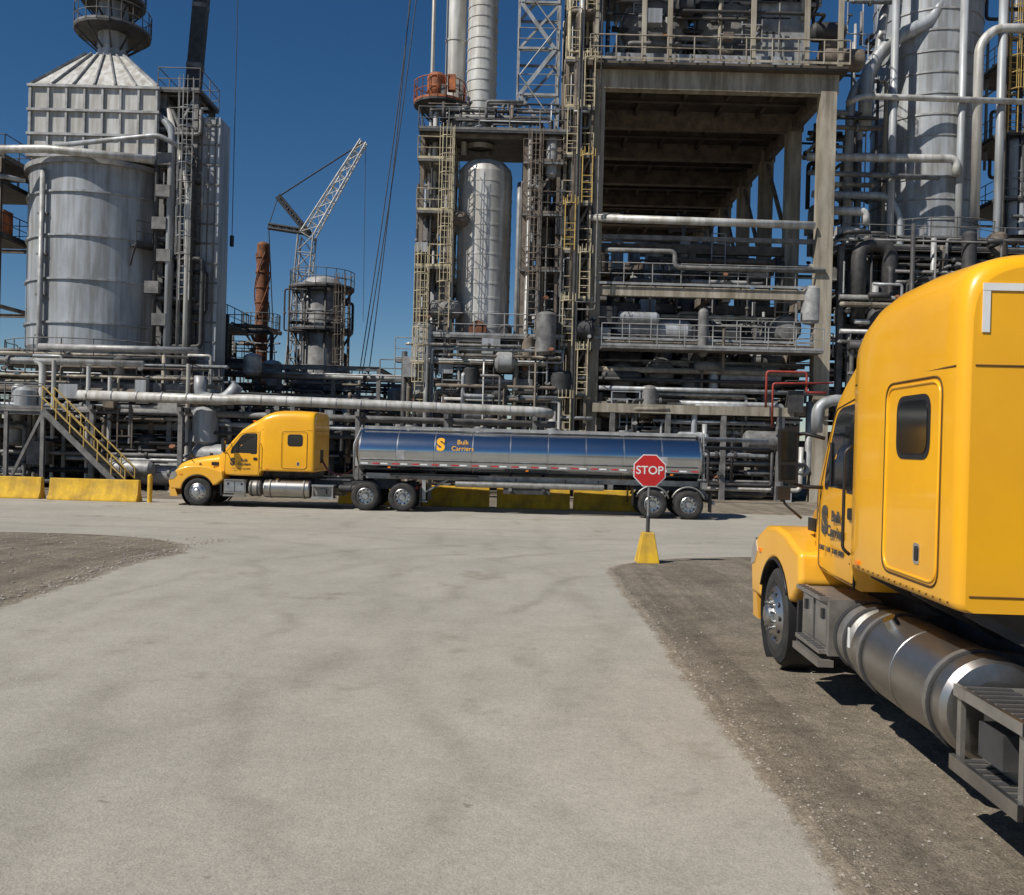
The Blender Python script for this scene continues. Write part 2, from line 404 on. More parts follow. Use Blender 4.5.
def side_seam(mb, pts, mat, r=0.006, side=1, closed=True, off=0.0):
    P=[(p[0],side*(side_hw(p[0])+off),p[1]) for p in pts]
    mb.tube(P,r,mat,6,bend=0,closed=closed)

def build_tractor(loc, rotz):
    e=empty("semi_truck",loc,(0,0,rotz))
    b=MB(); secs=[]
    for (x,hw,zs,zt,p) in CAB:
        zb=1.14 if x>-2.25 else 1.34
        secs.append(section(x,hw,zb,zs,zt,p))
    s0=section(-0.70,0.95,1.14,1.76,1.86,0.5); loft(b,[s0]+secs,"yellow_paint")
    b.build("cab_and_sleeper",e)
    h=MB()
    H=[(-0.78,0.97,1.62,1.93),(-0.55,0.93,1.58,1.90),(-0.1,0.84,1.50,1.83),(0.35,0.72,1.40,1.74),(0.7,0.60,1.30,1.64),(0.9,0.53,1.24,1.55),(1.0,0.49,1.20,1.46),(1.04,0.45,1.17,1.38)]
    loft(h,[section(x,hw,0.72 if x>0.2 else 0.95,zs,zt,0.62) for x,hw,zs,zt in H],"yellow_paint")
    h.build("hood",e)
    for sd in (1,-1):
        f=MB()
        out=[(1.02,0.60),(1.08,0.92),(1.0,1.14),(0.78,1.32),(0.42,1.45),(0.0,1.48),(-0.38,1.44),(-0.66,1.36),(-0.92,1.30),(-0.95,1.0),(-0.70,0.80)]
        arc=[(math.cos(R(a))*0.60,0.52+math.sin(R(a))*0.60) for a in range(158,7,-10)]
        pts=out+arc
        f.prism([(x,sd*0.45,z) for x,z in pts],[(x,sd*1.20,z) for x,z in pts],"yellow_paint")
        f.build("fender",e,bevel=0.06)
        w=MB()
        w.lathe([(0.59,-0.3),(0.59,0.0)],(0,sd*1.19,0.52),(0,sd,0),"black_plastic",40)
        w.tube([(math.cos(R(a))*0.605,sd*1.20,0.52+math.sin(R(a))*0.605) for a in range(150,15,-9)],0.016,"black_plastic",6,bend=0)
        w.box((-0.86,sd*1.0,0.62),(0.05,0.36,0.42),"black_plastic")
        w.prism([(x,sd*0.72,z) for x,z in((1.085,0.93),(1.03,1.15),(0.86,1.27),(0.78,1.12),(0.9,0.98))],[(x-0.03,sd*1.208,z) for x,z in((1.085,0.93),(1.03,1.15),(0.86,1.27),(0.78,1.12),(0.9,0.98))],"chrome")
        w.box((0.62,sd*1.205,1.15),(0.10,0.02,0.04),"amber")
        w.build("wheel_arch_trim",e)
    gmb=MB()
    gmb.box((1.045,0,1.03),(0.05,0.86,0.62),"chrome")
    for i in range(9): gmb.box((1.075,0,0.77+i*0.065),(0.02,0.80,0.03),"black_plastic")
    gmb.prism([(1.22,-0.7,0.34),(1.25,-0.7,0.62),(1.06,-0.7,0.66),(1.02,-0.7,0.34)],[(1.22,0.7,0.34),(1.25,0.7,0.62),(1.06,0.7,0.66),(1.02,0.7,0.34)],"yellow_paint")
    for sd in(1,-1):
        gmb.prism([(1.22,sd*0.7,0.34),(1.25,sd*0.7,0.62),(1.06,sd*0.7,0.66),(0.9,sd*0.7,0.34)],[(0.98,sd*1.18,0.34),(1.02,sd*1.18,0.62),(0.84,sd*1.18,0.64),(0.72,sd*1.18,0.34)],"yellow_paint")
        gmb.box((1.13,sd*0.82,0.48),(0.14,0.2,0.1),"chrome")
    gmb.build("front_bumper_and_grille",e)
    gl=MB(); n=10
    for k in range(8):
        xa=-0.84-k*(0.66/8); xb=-0.84-(k+1)*(0.66/8)
        def top(x,t):
            hw,zs,zt,p=lerp_tab(CAB,x); a=math.pi/2*(1+t*0.72); c=math.cos(a); s_=math.sin(a)
            return (x+0.008,-hw*(abs(c)**p)*(1 if c>0 else -1),zs+(zt-zs)*(abs(s_)**p)+0.008)
        for i in range(-n,n):
            gl.poly([top(xa,i/n),top(xa,(i+1)/n),top(xb,(i+1)/n),top(xb,i/n)],"glass_dark",True)
    for sd in(1,-1):
        win=round_poly([(-1.16,1.97),(-1.20,2.10),(-1.58,2.60),(-1.72,2.66),(-2.10,2.68),(-2.10,1.97)],0.07)
        side_plate(gl,round_poly([(-1.12,1.94),(-1.17,2.13),(-1.56,2.63),(-1.71,2.69),(-2.13,2.71),(-2.13,1.94)],0.07),"black_plastic",0.004,sd)
        side_plate(gl,win,"glass_dark",0.009,sd)
        gl.cyl((-1.42,sd*(side_hw(-1.42)+0.012),1.98),(-1.42,sd*(side_hw(-1.42)+0.012),2.38),0.014,"black_plastic",6)
        side_plate(gl,round_poly([(-3.27,2.26),(-3.27,2.70),(-3.83,2.70),(-3.83,2.26)],0.12),"black_plastic",0.004,sd)
        side_plate(gl,round_poly([(-3.31,2.30),(-3.31,2.66),(-3.79,2.66),(-3.79,2.30)],0.09),"glass_dark",0.010,sd)
    gl.build("windows",e)
    d=MB()
    for sd in(1,-1):
        side_seam(d,round_poly([(-0.92,1.18),(-0.95,1.95),(-1.52,2.68),(-2.19,2.76),(-2.19,1.18)],0.09),"seam_dark",0.007,sd)
        side_seam(d,round_poly([(-3.06,1.44),(-3.06,2.80),(-4.00,2.80),(-4.00,1.44)],0.13),"seam_dark",0.009,sd)
        side_seam(d,round_poly([(-3.09,1.47),(-3.09,2.77),(-3.97,2.77),(-3.97,1.47)],0.12),"yellow_paint",0.012,sd)
        side_plate(d,round_poly([(-3.62,1.56),(-3.62,1.70),(-3.72,1.70),(-3.72,1.56)],0.03),"chrome",0.006,sd)
        side_plate(d,round_poly([(-3.65,1.58),(-3.65,1.68),(-3.70,1.68),(-3.70,1.58)],0.02),"black_plastic",0.012,sd)
        side_plate(d,round_poly([(-2.00,1.72),(-2.00,1.82),(-2.14,1.82),(-2.14,1.72)],0.03),"black_plastic",0.02,sd)
        side_seam(d,[(-2.24,1.15),(-2.24,2.8)],"black_plastic",0.012,sd,closed=False)
        side_seam(d,[(-2.32,2.845),(-4.17,2.845)],"seam_dark",0.008,sd,closed=False)
        for i in range(18): d.box((-2.36-i*0.105,sd*(side_hw(-2.5)+0.009),1.385),(0.012,0.005,0.012),"seam_dark")
        # ribbed skirt below the sleeper, air intake grille behind cab glass
        for i in range(8): d.box((-2.5-i*0.04,sd*1.203,1.72),(0.014,0.008,0.34),"seam_dark") if False else None
        d.tube([(-2.27,sd*1.17,1.45),(-2.27,sd*1.23,1.5),(-2.27,sd*1.23,2.3),(-2.27,sd*1.17,2.35)],0.014,"black_plastic",8)
        mx=-0.98; my=sd*1.36
        d.tube([(mx-0.1,sd*1.03,2.42),(mx,sd*1.2,2.47),(mx,my,2.42)],0.018,"black_plastic",8)
        d.tube([(mx-0.05,sd*1.01,1.95),(mx,sd*1.2,1.95),(mx,my,2.0)],0.018,"black_plastic",8)
        d.prism([(mx-0.06,sd*1.26,1.98),(mx-0.06,sd*1.45,2.0),(mx-0.06,sd*1.47,2.50),(mx-0.06,sd*1.28,2.53)],[(mx+0.06,sd*1.29,2.02),(mx+0.06,sd*1.42,2.04),(mx+0.06,sd*1.44,2.46),(mx+0.06,sd*1.31,2.48)],"black_plastic")
        d.box((mx-0.064,sd*1.365,2.34),(0.006,0.14,0.28),"glass_dark"); d.box((mx-0.064,sd*1.365,2.09),(0.006,0.13,0.13),"glass_dark")
        d.tube([(0.25,sd*0.85,1.55),(0.32,sd*1.02,1.70),(0.32,sd*1.04,1.76)],0.014,"black_plastic",8)
        d.box((0.32,sd*1.04,1.82),(0.08,0.14,0.15),"black_plastic")
        d.box((-0.55,sd*0.965,1.55),(0.26,0.02,0.13),"black_plastic")
        d.box((-2.55,sd*1.20,1.42),(0.08,0.02,0.03),"amber")
        d.box((-4.256,sd*0.97,3.32),(0.006,0.24,0.045),"white_paint")
        d.box((-4.256,sd*1.067,3.17),(0.006,0.045,0.25),"white_paint")
    d.tube([(-4.252,-1.12,2.845),(-4.252,1.12,2.845)],0.006,"seam_dark",6,bend=0)
    for yy in(-0.8,-0.4,0,0.4,0.8):
        d.box((-1.93,yy,3.155),(0.11,0.07,0.04),"amber")
    d.tube([(-4.252,-1.12,1.44),(-4.252,1.12,1.44)],0.006,"seam_dark",6,bend=0)
    d.box((-4.24,0,1.9),(0.03,0.5,0.5),"black_plastic")
    d.build("trim",e)
    c=MB()
    for sd in(1,-1):
        c.beam((0.95,sd*0.42,0.90),(-7.9,sd*0.42,0.90),0.09,0.27,"dark_steel")
        for x in(-2.5,-3.3,-4.1): c.beam((x,sd*0.45,1.02),(x,sd*1.05,1.32),0.08,0.06,"dark_steel")
        c.tube([(-1.0,sd*0.6,1.08),(-3.0,sd*0.62,1.12),(-4.6,sd*0.58,1.1)],0.03,"black_plastic",6)
    for x in(-0.2,-1.9,-3.3,-4.6,-5.5,-6.8,-7.8): c.beam((x,-0.4,0.90),(x,0.4,0.90),0.12,0.2,"dark_steel")
    c.box((-1.0,0,0.85),(1.7,0.7,0.7),"dark_steel")
    c.box((-3.2,0,1.24),(2.0,1.3,0.2),"dark_steel")
    c.box((0.85,0,1.0),(0.12,0.9,0.6),"dark_steel")
    c.cyl((0,-1.0,0.52),(0,1.0,0.52),0.06,"dark_steel",10)
    for x in(-6.15,-7.5):
        c.cyl((x,-1.0,0.52),(x,1.0,0.52),0.09,"dark_steel",12); c.lathe([(0,-.2),(.16,-.18),(.22,0),(.16,.18),(0,.2)],(x,0,0.52),(0,1,0),"dark_steel",16)
    c.box((-4.9,0,1.06),(1.1,1.0,0.03),"alu_dull")
    c.lathe([(0.05,0),(0.45,0),(0.46,0.05),(0.05,0.05)],(-6.8,0,1.18),(0,0,1),"dark_steel",24)
    c.box((-6.8,0,1.1),(0.7,0.9,0.14),"dark_steel")
    for sd in(1,-1):
        c.tube([(-6.15+0.66*math.cos(R(a)),sd*0.88,0.52+0.66*math.sin(R(a))) for a in range(75,10,-8)],0.02,"black_plastic",6,bend=0)
        c.box((-8.15,sd*0.9,0.55),(0.02,0.6,0.75),"black_plastic")
        c.box((-7.95,sd*0.6,0.85),(0.06,0.3,0.12),"tape_red")
    for i,m_ in enumerate(("red_pipe","black_plastic","black_plastic")):
        c.tube([(-4.27,0.1-0.1*i,1.75),(-4.5,0.12-0.1*i,1.35),(-5.2,0.15-0.12*i,1.2),(-5.9,0.1-0.1*i,1.9),(-5.95,0.1-0.1*i,2.0)],0.014,m_,6,bend=0.3)
    c.build("chassis",e)
    t=MB()
    for sd in(1,-1):
        t.box((-1.36,sd*0.93,0.74),(0.80,0.46,0.50),"alu_dull")
        for zz in(0.52,0.99):
            t.box((-1.36,sd*1.185,zz),(0.74,0.10,0.035),"alu_dull")
            for k in range(7): t.box((-1.66+k*0.1,sd*1.2,zz+0.021),(0.05,0.06,0.006),"dark_steel")
        t.box((-1.36,sd*1.164,0.75),(0.70,0.01,0.36),"aluminium"); t.box((-1.36,sd*1.171,0.75),(0.03,0.01,0.36),"dark_steel")
        t.box((-1.12,sd*1.175,0.84),(0.06,0.02,0.09),"black_plastic"); t.box((-1.62,sd*1.175,0.84),(0.06,0.02,0.09),"black_plastic")
        t.box((-1.36,sd*1.18,0.42),(0.80,0.14,0.06),"alu_dull")
        def tank(x0,x1,yc,zc,r,mt):
            L=x0-x1
            t.lathe([(0.0,0),(r*0.6,0.012),(r*0.9,0.03),(r,0.07),(r,0.0701),(r,L-0.0701),(r,L-0.07),(r*0.9,L-0.03),(r*0.6,L-0.012),(0.0,L)],(x0,yc,zc),(-1,0,0),mt,44)
        tank(-1.82,-2.30,sd*0.86,0.70,0.30,"alu_dull")
        tank(-2.36,-4.12,sd*0.86,0.70,0.335,"tank_alu")
        for xx in(-1.95,-2.18):
            t.lathe([(0.302,-0.03),(0.312,-0.03),(0.312,0.03),(0.302,0.03)],(xx,sd*0.86,0.70),(1,0,0),"dark_steel",40)
        for xx in(-2.62,-3.86):
            t.lathe([(0.337,-0.012),(0.352,-0.012),(0.352,0.012),(0.337,0.012)],(xx-.045,sd*0.86,0.70),(1,0,0),"dark_steel",40)
            t.lathe([(0.337,-0.03),(0.347,-0.03),(0.347,0.03),(0.337,0.03)],(xx,sd*0.86,0.70),(1,0,0),"alu_dull",40)
            t.box((xx,sd*0.55,0.85),(0.08,0.3,0.35),"dark_steel")
        t.lathe([(0.336,-0.006),(0.341,0),(0.336,0.006)],(-3.25,sd*0.86,0.70),(1,0,0),"tank_alu",40)
        t.cyl((-2.9,sd*1.02,0.96),(-2.9,sd*1.08,1.05),0.055,"chrome",14)
        t.box((-2.44,sd*1.215,0.80),(0.03,0.01,0.16),"white_paint")
        t.box((-4.58,sd*0.86,0.86),(0.78,0.58,0.04),"alu_dull")
        t.box((-4.58,sd*0.86,0.42),(0.78,0.62,0.04),"alu_dull")
        t.box((-4.58,sd*0.80,0.64),(0.70,0.40,0.38),"alu_dull")
        for xx in(-4.22,-4.94): t.beam((xx,sd*1.13,0.42),(xx,sd*1.13,0.86),0.05,0.03,"alu_dull")
        t.box((-4.58,sd*1.165,0.42),(0.80,0.03,0.09),"aluminium"); t.box((-4.58,sd*1.15,0.86),(0.80,0.03,0.07),"aluminium")
        for k in range(8):
            t.box((-4.26-k*0.09,sd*0.98,0.884),(0.045,0.26,0.01),"dark_steel"); t.box((-4.26-k*0.09,sd*1.06,0.444),(0.045,0.18,0.01),"dark_steel")
        t.box((-4.56,sd*1.02,0.64),(0.28,0.2,0.2),"dark_steel")
        t.lathe([(0.0,0),(0.12,0.01),(0.14,0.05),(0.14,0.75),(0.12,0.79),(0,0.8)],(-5.05,sd*0.55,0.75),(-1,0,0),"dark_steel",18)
    t.build("fuel_tanks_and_steps",e)
    wm=MB()
    for sd in(1,-1):
        wheel(wm,0,sd*1.03,sd)
        for x in(-6.15,-7.5):
            wheel(wm,x,sd*1.06,sd,dual=True); wheel(wm,x,sd*0.72,sd,dual=True)
    wm.build("wheels",e)
    rot=(R(90),0,R(180))
    text("door_emblem","S",0.34,"logo_grey",e,(-1.22,side_hw(-1.22)+0.014,1.64),rot,0.003,bold=0.02)
    text("door_lettering","Bulk\nCarriers",0.14,"logo_grey",e,(-1.66,side_hw(-1.8)+0.012,1.64),rot,0.003,bold=0.003)
    text("door_numbers","UNIT 1140  TARE 8200",0.07,"logo_grey",e,(-1.55,side_hw(-1.8)+0.012,1.40),rot,0.003)
    return e

def build_trailer(loc,rotz):
    e=empty("tanker_trailer",loc,(0,0,rotz))
    t=MB(); n=64
    def ell(x,k=1.0):
        return [(x,1.17*k*math.sin(2*math.pi*i/n),2.19+0.86*k*math.cos(2*math.pi*i/n)) for i in range(n)]
    x0,x1=-5.85,-18.25
    loft(t,[ell(x,kk) for x,kk in [(x0+0.12,0.75),(x0+0.07,0.90),(x0+0.02,0.97),(x0,0.985)]],"tank_polish")
    # barrel rolled from sheets: tiny differences in girth between courses
    k=x0; i=0
    while k>x1+0.01:
        kk=max(x1,k-1.3715); sc_=.992+(.0015 if i%2 else 0); loft(t,[ell(k-.003,sc_),ell((k+kk)/2,sc_-.0012*(i%3-1)),ell(kk+.003,sc_)],"tank_polish",caps=False); k=kk; i+=1
    loft(t,[ell(x,kk) for x,kk in [(x1-0.12,0.75),(x1-0.07,0.90),(x1-0.02,0.97),(x1,0.985)]],"tank_polish")
    k=x0-0.02
    while k>x1-.1:
        loft(t,[ell(k,1.0),ell(k-0.045,1.0)],"aluminium"); k-=1.3715
    t.build("tank_shell",e)
    d=MB()
    for sd in(1,-1):
        d.beam((x0-0.05,sd*1.17,1.72),(x1+0.05,sd*1.17,1.72),0.05,0.11,"alu_dull")
        d.beam((x0-0.1,sd*0.55,3.04),(x1+0.1,sd*0.55,3.04),0.05,0.12,"galvanised")
        xx=x0-0.1; i=0
        while xx>x1+0.2:
            d.box((xx-0.14,sd*1.197,1.73),(0.26,0.006,0.05),"tape_red" if i%2 else "white_paint"); xx-=0.30 if i%2 else 0.42; i+=1
        d.beam((x0-0.2,sd*0.55,1.26),(x1-0.05,sd*0.55,1.26),0.12,0.2,"alu_dull")
        d.beam((-10.2,sd*0.9,1.30),(-7.0,sd*0.9,1.30),0.2,0.16,"dark_steel")
        d.beam((-8.25,sd*0.9,1.3),(-8.25,sd*0.9,0.42),0.13,0.13,"galvanised"); d.box((-8.25,sd*0.9,0.38),(0.28,0.24,0.05),"galvanised")
        d.beam((-8.25,sd*0.9,0.7),(-9.2,sd*0.6,1.25),0.06,0.06,"galvanised")
        d.cyl((-9.4,sd*0.92,1.05),(-14.8,sd*0.92,1.05),0.11,"alu_dull",16)
        for q in(-9.8,-11.6,-13.4,-14.6): d.beam((q,sd*0.9,1.3),(q,sd*0.92,0.95),0.05,0.05,"dark_steel")
        for ax in(-16.55,-17.85):
            d.tube([(ax+0.62*math.cos(R(a)),sd*1.0,0.56+0.60*math.sin(R(a))) for a in range(20,165,12)],0.035,"alu_dull",8,bend=0)
        d.box((-18.65,sd*0.9,0.62),(0.02,0.6,0.7),"black_plastic")
        d.box((-15.85,sd*0.9,0.75),(0.02,0.55,0.6),"black_plastic")
        for q in(-7.0,-12.0,-17.2): d.box((q,sd*1.2,1.60),(0.1,0.02,0.05),"amber")
        for q in(-7.4,-16.9): d.box((q,sd*1.185,2.08),(0.3,0.02,0.3),"galvanised")
    d.beam((-18.75,-1.1,0.62),(-18.75,1.1,0.62),0.1,0.12,"galvanised")
    for yy in(-.5,.5): d.beam((-18.3,yy,1.2),(-18.75,yy,0.65),0.08,0.08,"galvanised")
    d.box((-18.42,0,1.22),(0.2,2.1,0.22),"alu_dull")
    for yy in(-0.9,-0.75,0.75,0.9): d.cyl((-18.5,yy,1.22),(-18.54,yy,1.22),0.055,"tape_red",14)
    for q in(-7.6,-10.2,-12.9,-15.6):
        d.cyl((q,0,3.0),(q,0,3.13),0.28,"alu_dull",20); d.cyl((q,0,3.13),(q,0,3.17),0.22,"galvanised",20); d.cyl((q-0.5,0,3.0),(q-0.5,0,3.16),0.07,"galvanised",10)
    for yy in(0.55,0.95): d.cyl((-18.42,yy,1.2),(-18.36,yy,3.1),0.02,"galvanised",8)
    for i in range(7): d.cyl((-18.41,0.55,1.4+i*0.26),(-18.41,0.95,1.4+i*0.26),0.014,"galvanised",6)
    d.tube([(-12.6,0,1.4),(-12.6,0.1,0.95),(-12.6,0.95,0.9),(-12.6,1.05,0.9)],0.07,"dark_steel",10)
    d.tube([(-11.4,0,1.4),(-11.4,0.1,0.95),(-11.4,0.95,0.9),(-11.4,1.05,0.9)],0.07,"alu_dull",10)
    d.box((-12.0,0.75,0.88),(1.7,0.4,0.28),"dark_steel")
    d.box((-9.6,0.0,1.15),(2.0,1.0,0.2),"dark_steel")
    d.box((-6.6,0,1.28),(1.5,1.1,0.1),"dark_steel")
    d.box((-17.2,0,1.08),(2.6,0.9,0.16),"dark_steel")
    for ax in(-16.55,-17.85): d.cyl((ax,-1,0.52),(ax,1,0.52),0.075,"dark_steel",12); d.box((ax+0.3,0.5,0.85),(0.3,0.25,0.3),"dark_steel")
    d.box((-5.70,0.45,1.75),(0.12,0.3,0.3),"galvanised")
    for yy in(-1.0,1.0): d.tube([(-5.68,yy,1.2),(-5.66,yy,2.4),(-5.9,yy*0.7,3.1)],0.03,"galvanised",8)
    d.build("running_gear_and_fittings",e)
    w=MB()
    for sd in(1,-1):
        for ax in(-16.55,-17.85): wheel(w,ax,sd*1.06,sd,dual=True); wheel(w,ax,sd*0.72,sd,dual=True)
    w.build("wheels",e)
    y_at=lambda z: 1.17*math.sqrt(max(0,1-((z-2.19)/0.86)**2))
    text("tank_emblem","S",0.62,"logo_yellow",e,(-8.85,y_at(2.45)+0.05,2.45),(R(72),0,R(180)),0.004,bold=0.03)
    text("tank_lettering","Bulk\nCarriers",0.24,"logo_yellow",e,(-9.65,y_at(2.45)+0.05,2.45),(R(72),0,R(180)),0.004)
    return e

FT=(-11.4,34.0,GZ+0.004); FR=R(178.5)
build_trailer(FT,FR)
build_tractor((4.06,9.66,0.0),R(88.0))
build_tractor(FT,FR)

# ------------------------------------------------------------------ stop sign
sx,sy=2.82,18.4; sz=gz(sy)
e=empty("stop_sign",(sx,sy,sz))
s=MB()
b0=[(-.23,-.23,0),(.23,-.23,0),(.23,.23,0),(-.23,.23,0)]; b1=[(-.12,-.12,.62),(.12,-.12,.62),(.12,.12,.62),(-.12,.12,.62)]
s.prism(b0,b1,"barrier_yellow"); s.build("base",e,bevel=0.02)
s=MB(); s.cyl((0,0,.6),(0.0,0,2.2),0.028,"grey_steel",10); s.cyl((0,0,.6),(0,0,.95),0.04,"dark_steel",10); s.build("post",e)
s=MB()
def octo(r,y): return [(r*math.cos(R(22.5+45*i)),y,1.88+r*math.sin(R(22.5+45*i))) for i in range(8)]
s.prism(octo(.355,-.034),octo(.355,-.030),"white_paint"); s.prism(octo(.333,-.040),octo(.333,-.0345),"sign_red"); s.prism(octo(.355,-.0295),octo(.355,-.028),"galvanised")
s.build("sign_face",e)
text("sign_lettering","STOP",0.235,"white_paint",e,(0,-.043,1.88),(R(90),0,0),0.001,bold=0.003)

# ------------------------------------------------------------------ barriers, bollards
def barrier(x,y,L,rot=0):
    m=MB(); P=[(-.28,0),(-.28,.08),(-.15,.30),(-.09,.82),(.09,.82),(.15,.30),(.28,.08),(.28,0)]
    m.prism([(-L/2,a,z) for a,z in P],[(L/2,a,z) for a,z in P],"barrier_yellow")
    m.build("jersey_barrier",None,bevel=0.02,loc=(x,y,gz(y)+0.004),rot=(0,0,rot))
for x,y,L,r in((-19.6,34.4,3.4,0),(-15.75,34.1,3.4,R(-1)),(-2.3,35.9,2.9,0),(0.9,35.85,2.9,0),(3.95,35.8,2.9,0),(-5.4,35.95,2.9,0),(-23.3,34.8,3.4,0)): barrier(x,y,L,r)
for x,y in((-13.6,33.9),(-12.6,38.2)):
    m=MB(); m.cyl((0,0,0),(0,0,1.0),0.09,"barrier_yellow",14); m.lathe([(0.09,1.0),(0.07,1.05),(0,1.08)],(0,0,0),(0,0,1),"barrier_yellow",14); m.build("bollard",None,loc=(x,y,GZ))

# ------------------------------------------------------------------ plant helpers
def rail(mb, pts, mat="grey_steel", h=1.1, r=0.028):
    P=[Vector(p) for p in pts]
    up=Vector((0,0,h))
    for a,b in zip(P[:-1],P[1:]):
        L=(b-a).length; mb.cyl(a+up,b+up,r,mat,5,caps=False); mb.cyl(a+up*.5,b+up*.5,r*.8,mat,5,caps=False)
        mb.beam(a+Vector((0,0,.06)),b+Vector((0,0,.06)),.02,.12,mat)
        n=max(1,int(L/1.3))
        for i in range(n+1):
            p=a.lerp(b,i/n); mb.cyl(p,p+up,r,mat,5,caps=False)
def ladder(mb, x,y,z0,z1,mat="pale_rail",cage=True,face=-1):
    for dx in(-.25,.25): mb.beam((x+dx,y,z0),(x+dx,y,z1+1.0),.05,.05,mat)
    z=z0+.3
    while z<z1: mb.cyl((x-.25,y,z),(x+.25,y,z),.02,mat,4,caps=False); z+=.35
    if cage:
        z=z0+2.2
        while z<z1+1.0:
            mb.tube([(x+.38*math.cos(R(a)),y+face*(.15+.55*math.sin(R(a))),z) for a in range(0,181,30)],.025,mat,4,bend=0); z+=.9
        for a in(20,60,90,120,160):
            mb.cyl((x+.38*math.cos(R(a)),y+face*(.15+.55*math.sin(R(a))),z0+2.2),(x+.38*math.cos(R(a)),y+face*(.15+.55*math.sin(R(a))),z1+1.0),.02,mat,4,caps=False)
def ring_platform(mb,x,y,z,r0,r1,a0=0,a1=360,mat="grey_steel",railmat=None):
    n=max(4,int((a1-a0)/18)); P=[]
    c=lambda a,r,zz:(x+r*math.cos(a),y+r*math.sin(a),zz)
    for i in range(n):
        A=R(a0+(a1-a0)*i/n);B=R(a0+(a1-a0)*(i+1)/n)
        mb.prism([c(A,r0,z),c(A,r1,z),c(B,r1,z),c(B,r0,z)],[c(A,r0,z+.1),c(A,r1,z+.1),c(B,r1,z+.1),c(B,r0,z+.1)],mat)
        P.append(c(A,r1,z+.1))
        if i%2==0: mb.beam(c(A,r0,z-.9),c(A,r1-.1,z-.05),.08,.08,mat)
    P.append(c(R(a1),r1,z+.1))
    rail(mb,P,railmat or mat)
def vessel(mb,x,y,z0,z1,r,mat,band=2.0,bandr=.04,n=40,domes=True,bandmat=None):
    mb.lathe([(r,z0),(r,z1)],(x,y,0),(0,0,1),mat,n)
    if domes: mb.lathe([(r,z1),(r*.95,z1+r*.2),(r*.75,z1+r*.42),(r*.4,z1+r*.56),(0,z1+r*.6)],(x,y,0),(0,0,1),mat,n)
    z=z0+band*.5
    while z<z1:
        mb.lathe([(r,z-.06),(r+bandr,z-.05),(r+bandr,z+.05),(r,z+.06)],(x,y,0),(0,0,1),bandmat or mat,n); z+=band
def deck(mb,x0,x1,y0,y1,z,mat="grey_steel",railmat=None,sides="fblr"):
    mb.box(((x0+x1)/2,(y0+y1)/2,z),(x1-x0,y1-y0,.12),mat)
    z+=.06
    rm=railmat or mat
    if 'f' in sides: rail(mb,[(x0,y0,z),(x1,y0,z)],rm)
    if 'b' in sides: rail(mb,[(x0,y1,z),(x1,y1,z)],rm)
    if 'l' in sides: rail(mb,[(x0,y0,z),(x0,y1,z)],rm)
    if 'r' in sides: rail(mb,[(x1,y0,z),(x1,y1,z)],rm)
def frame(mb,xs,ys,zs,cw,bw,mat,z0=GZ,kind='I',brace=True):
    zt=zs[-1]
    for x in xs:
        for y in ys:
            mb.beam((x,y,z0),(x,y,zt),cw,cw,mat,kind)
    for z in zs:
        for y in ys:
            mb.beam((xs[0],y,z),(xs[-1],y,z),bw*.6,bw,mat,kind)
        for x in xs:
            mb.beam((x,ys[0],z-.01),(x,ys[-1],z-.01),bw*.6,bw*.95,mat,kind)
    if brace:
        zz=[z0]+list(zs)
        for k in range(len(zz)-1):
            if random.random()<.6:
                i=random.randrange(len(xs)-1); y=random.choice(ys)
                mb.beam((xs[i],y,zz[k]),(xs[i+1],y,zz[k+1]),.12,.12,mat)
def run(mb,reg,mats,rr=(.05,.2)):
    x0,x1,y0,y1,z0,z1=reg
    rnd=random.uniform
    p=Vector((rnd(x0,x1),rnd(y0,y1),rnd(z0,z1))); pts=[p.copy()]
    for k in range(random.randint(2,5)):
        ax=random.choice('xxyzz') if k%2 else random.choice('xxxz')
        q=p.copy()
        if ax=='x': q.x=rnd(x0,x1)
        elif ax=='y': q.y=rnd(y0,y1)
        else: q.z=rnd(z0,z1)
        if (q-p).length>.6: pts.append(q.copy()); p=q
    if len(pts)<2:return
    r=rnd(*rr)*random.choice([.6,.8,1,1.2]); m=random.choice(mats)
    mb.tube(pts,r,m,8 if r<.15 else 12,bend=max(r*2.2,.15))
    for a,b in zip(pts[:-1],pts[1:]):
        if (b-a).length>2 and random.random()<.5:
            t=(b-a).normalized(); c=a.lerp(b,rnd(.2,.8)); mb.cyl(c-t*.06,c+t*.06,r*1.7,random.choice(["grey_steel","dark_steel"]),10)
            if random.random()<.4:
                mb.cyl(c+t*.2,c+t*.2+Vector((0,-.35,.35)),.03,"dark_steel",5); mb.cyl(c+t*.2+Vector((0,-.36,.36)),c+t*.2+Vector((0,-.40,.40)),.14,random.choice(["dark_steel","grey_steel","dark_steel","rust"]),10)
def junk(mb,reg,n):
    x0,x1,y0,y1,z0,z1=reg; rnd=random.uniform
    for i in range(n):
        x,y,z=rnd(x0,x1),rnd(y0,y1),rnd(z0,z1); k=random.random(); m=random.choice(["grey_steel","galvanised","dark_steel","silver_clad","brown_steel"])
        if k<.35:
            r=rnd(.25,.6); L=rnd(1.0,2.6); mb.lathe([(0,0),(r*.7,.08),(r,.22),(r,L-.22),(r*.7,L-.08),(0,L)],(x,y,z),(1,0,0) if random.random()<.5 else (0,0,1),m,18)
        elif k<.6: mb.box((x,y,z),(rnd(.3,1.0),rnd(.3,.8),rnd(.3,1.2)),m)
        elif k<.8:
            w,h=rnd(.6,1.5),rnd(.8,2)
            for dx in(0,w): mb.beam((x+dx,y,z),(x+dx,y,z+h),.06,.06,m)
            for dz in(h*.3,h*.7,h): mb.beam((x,y,z+dz),(x+w,y,z+dz),.05,.05,m)
        else: mb.cyl((x,y,z),(x,y,z+rnd(.5,2.5)),rnd(.03,.1),m,6)
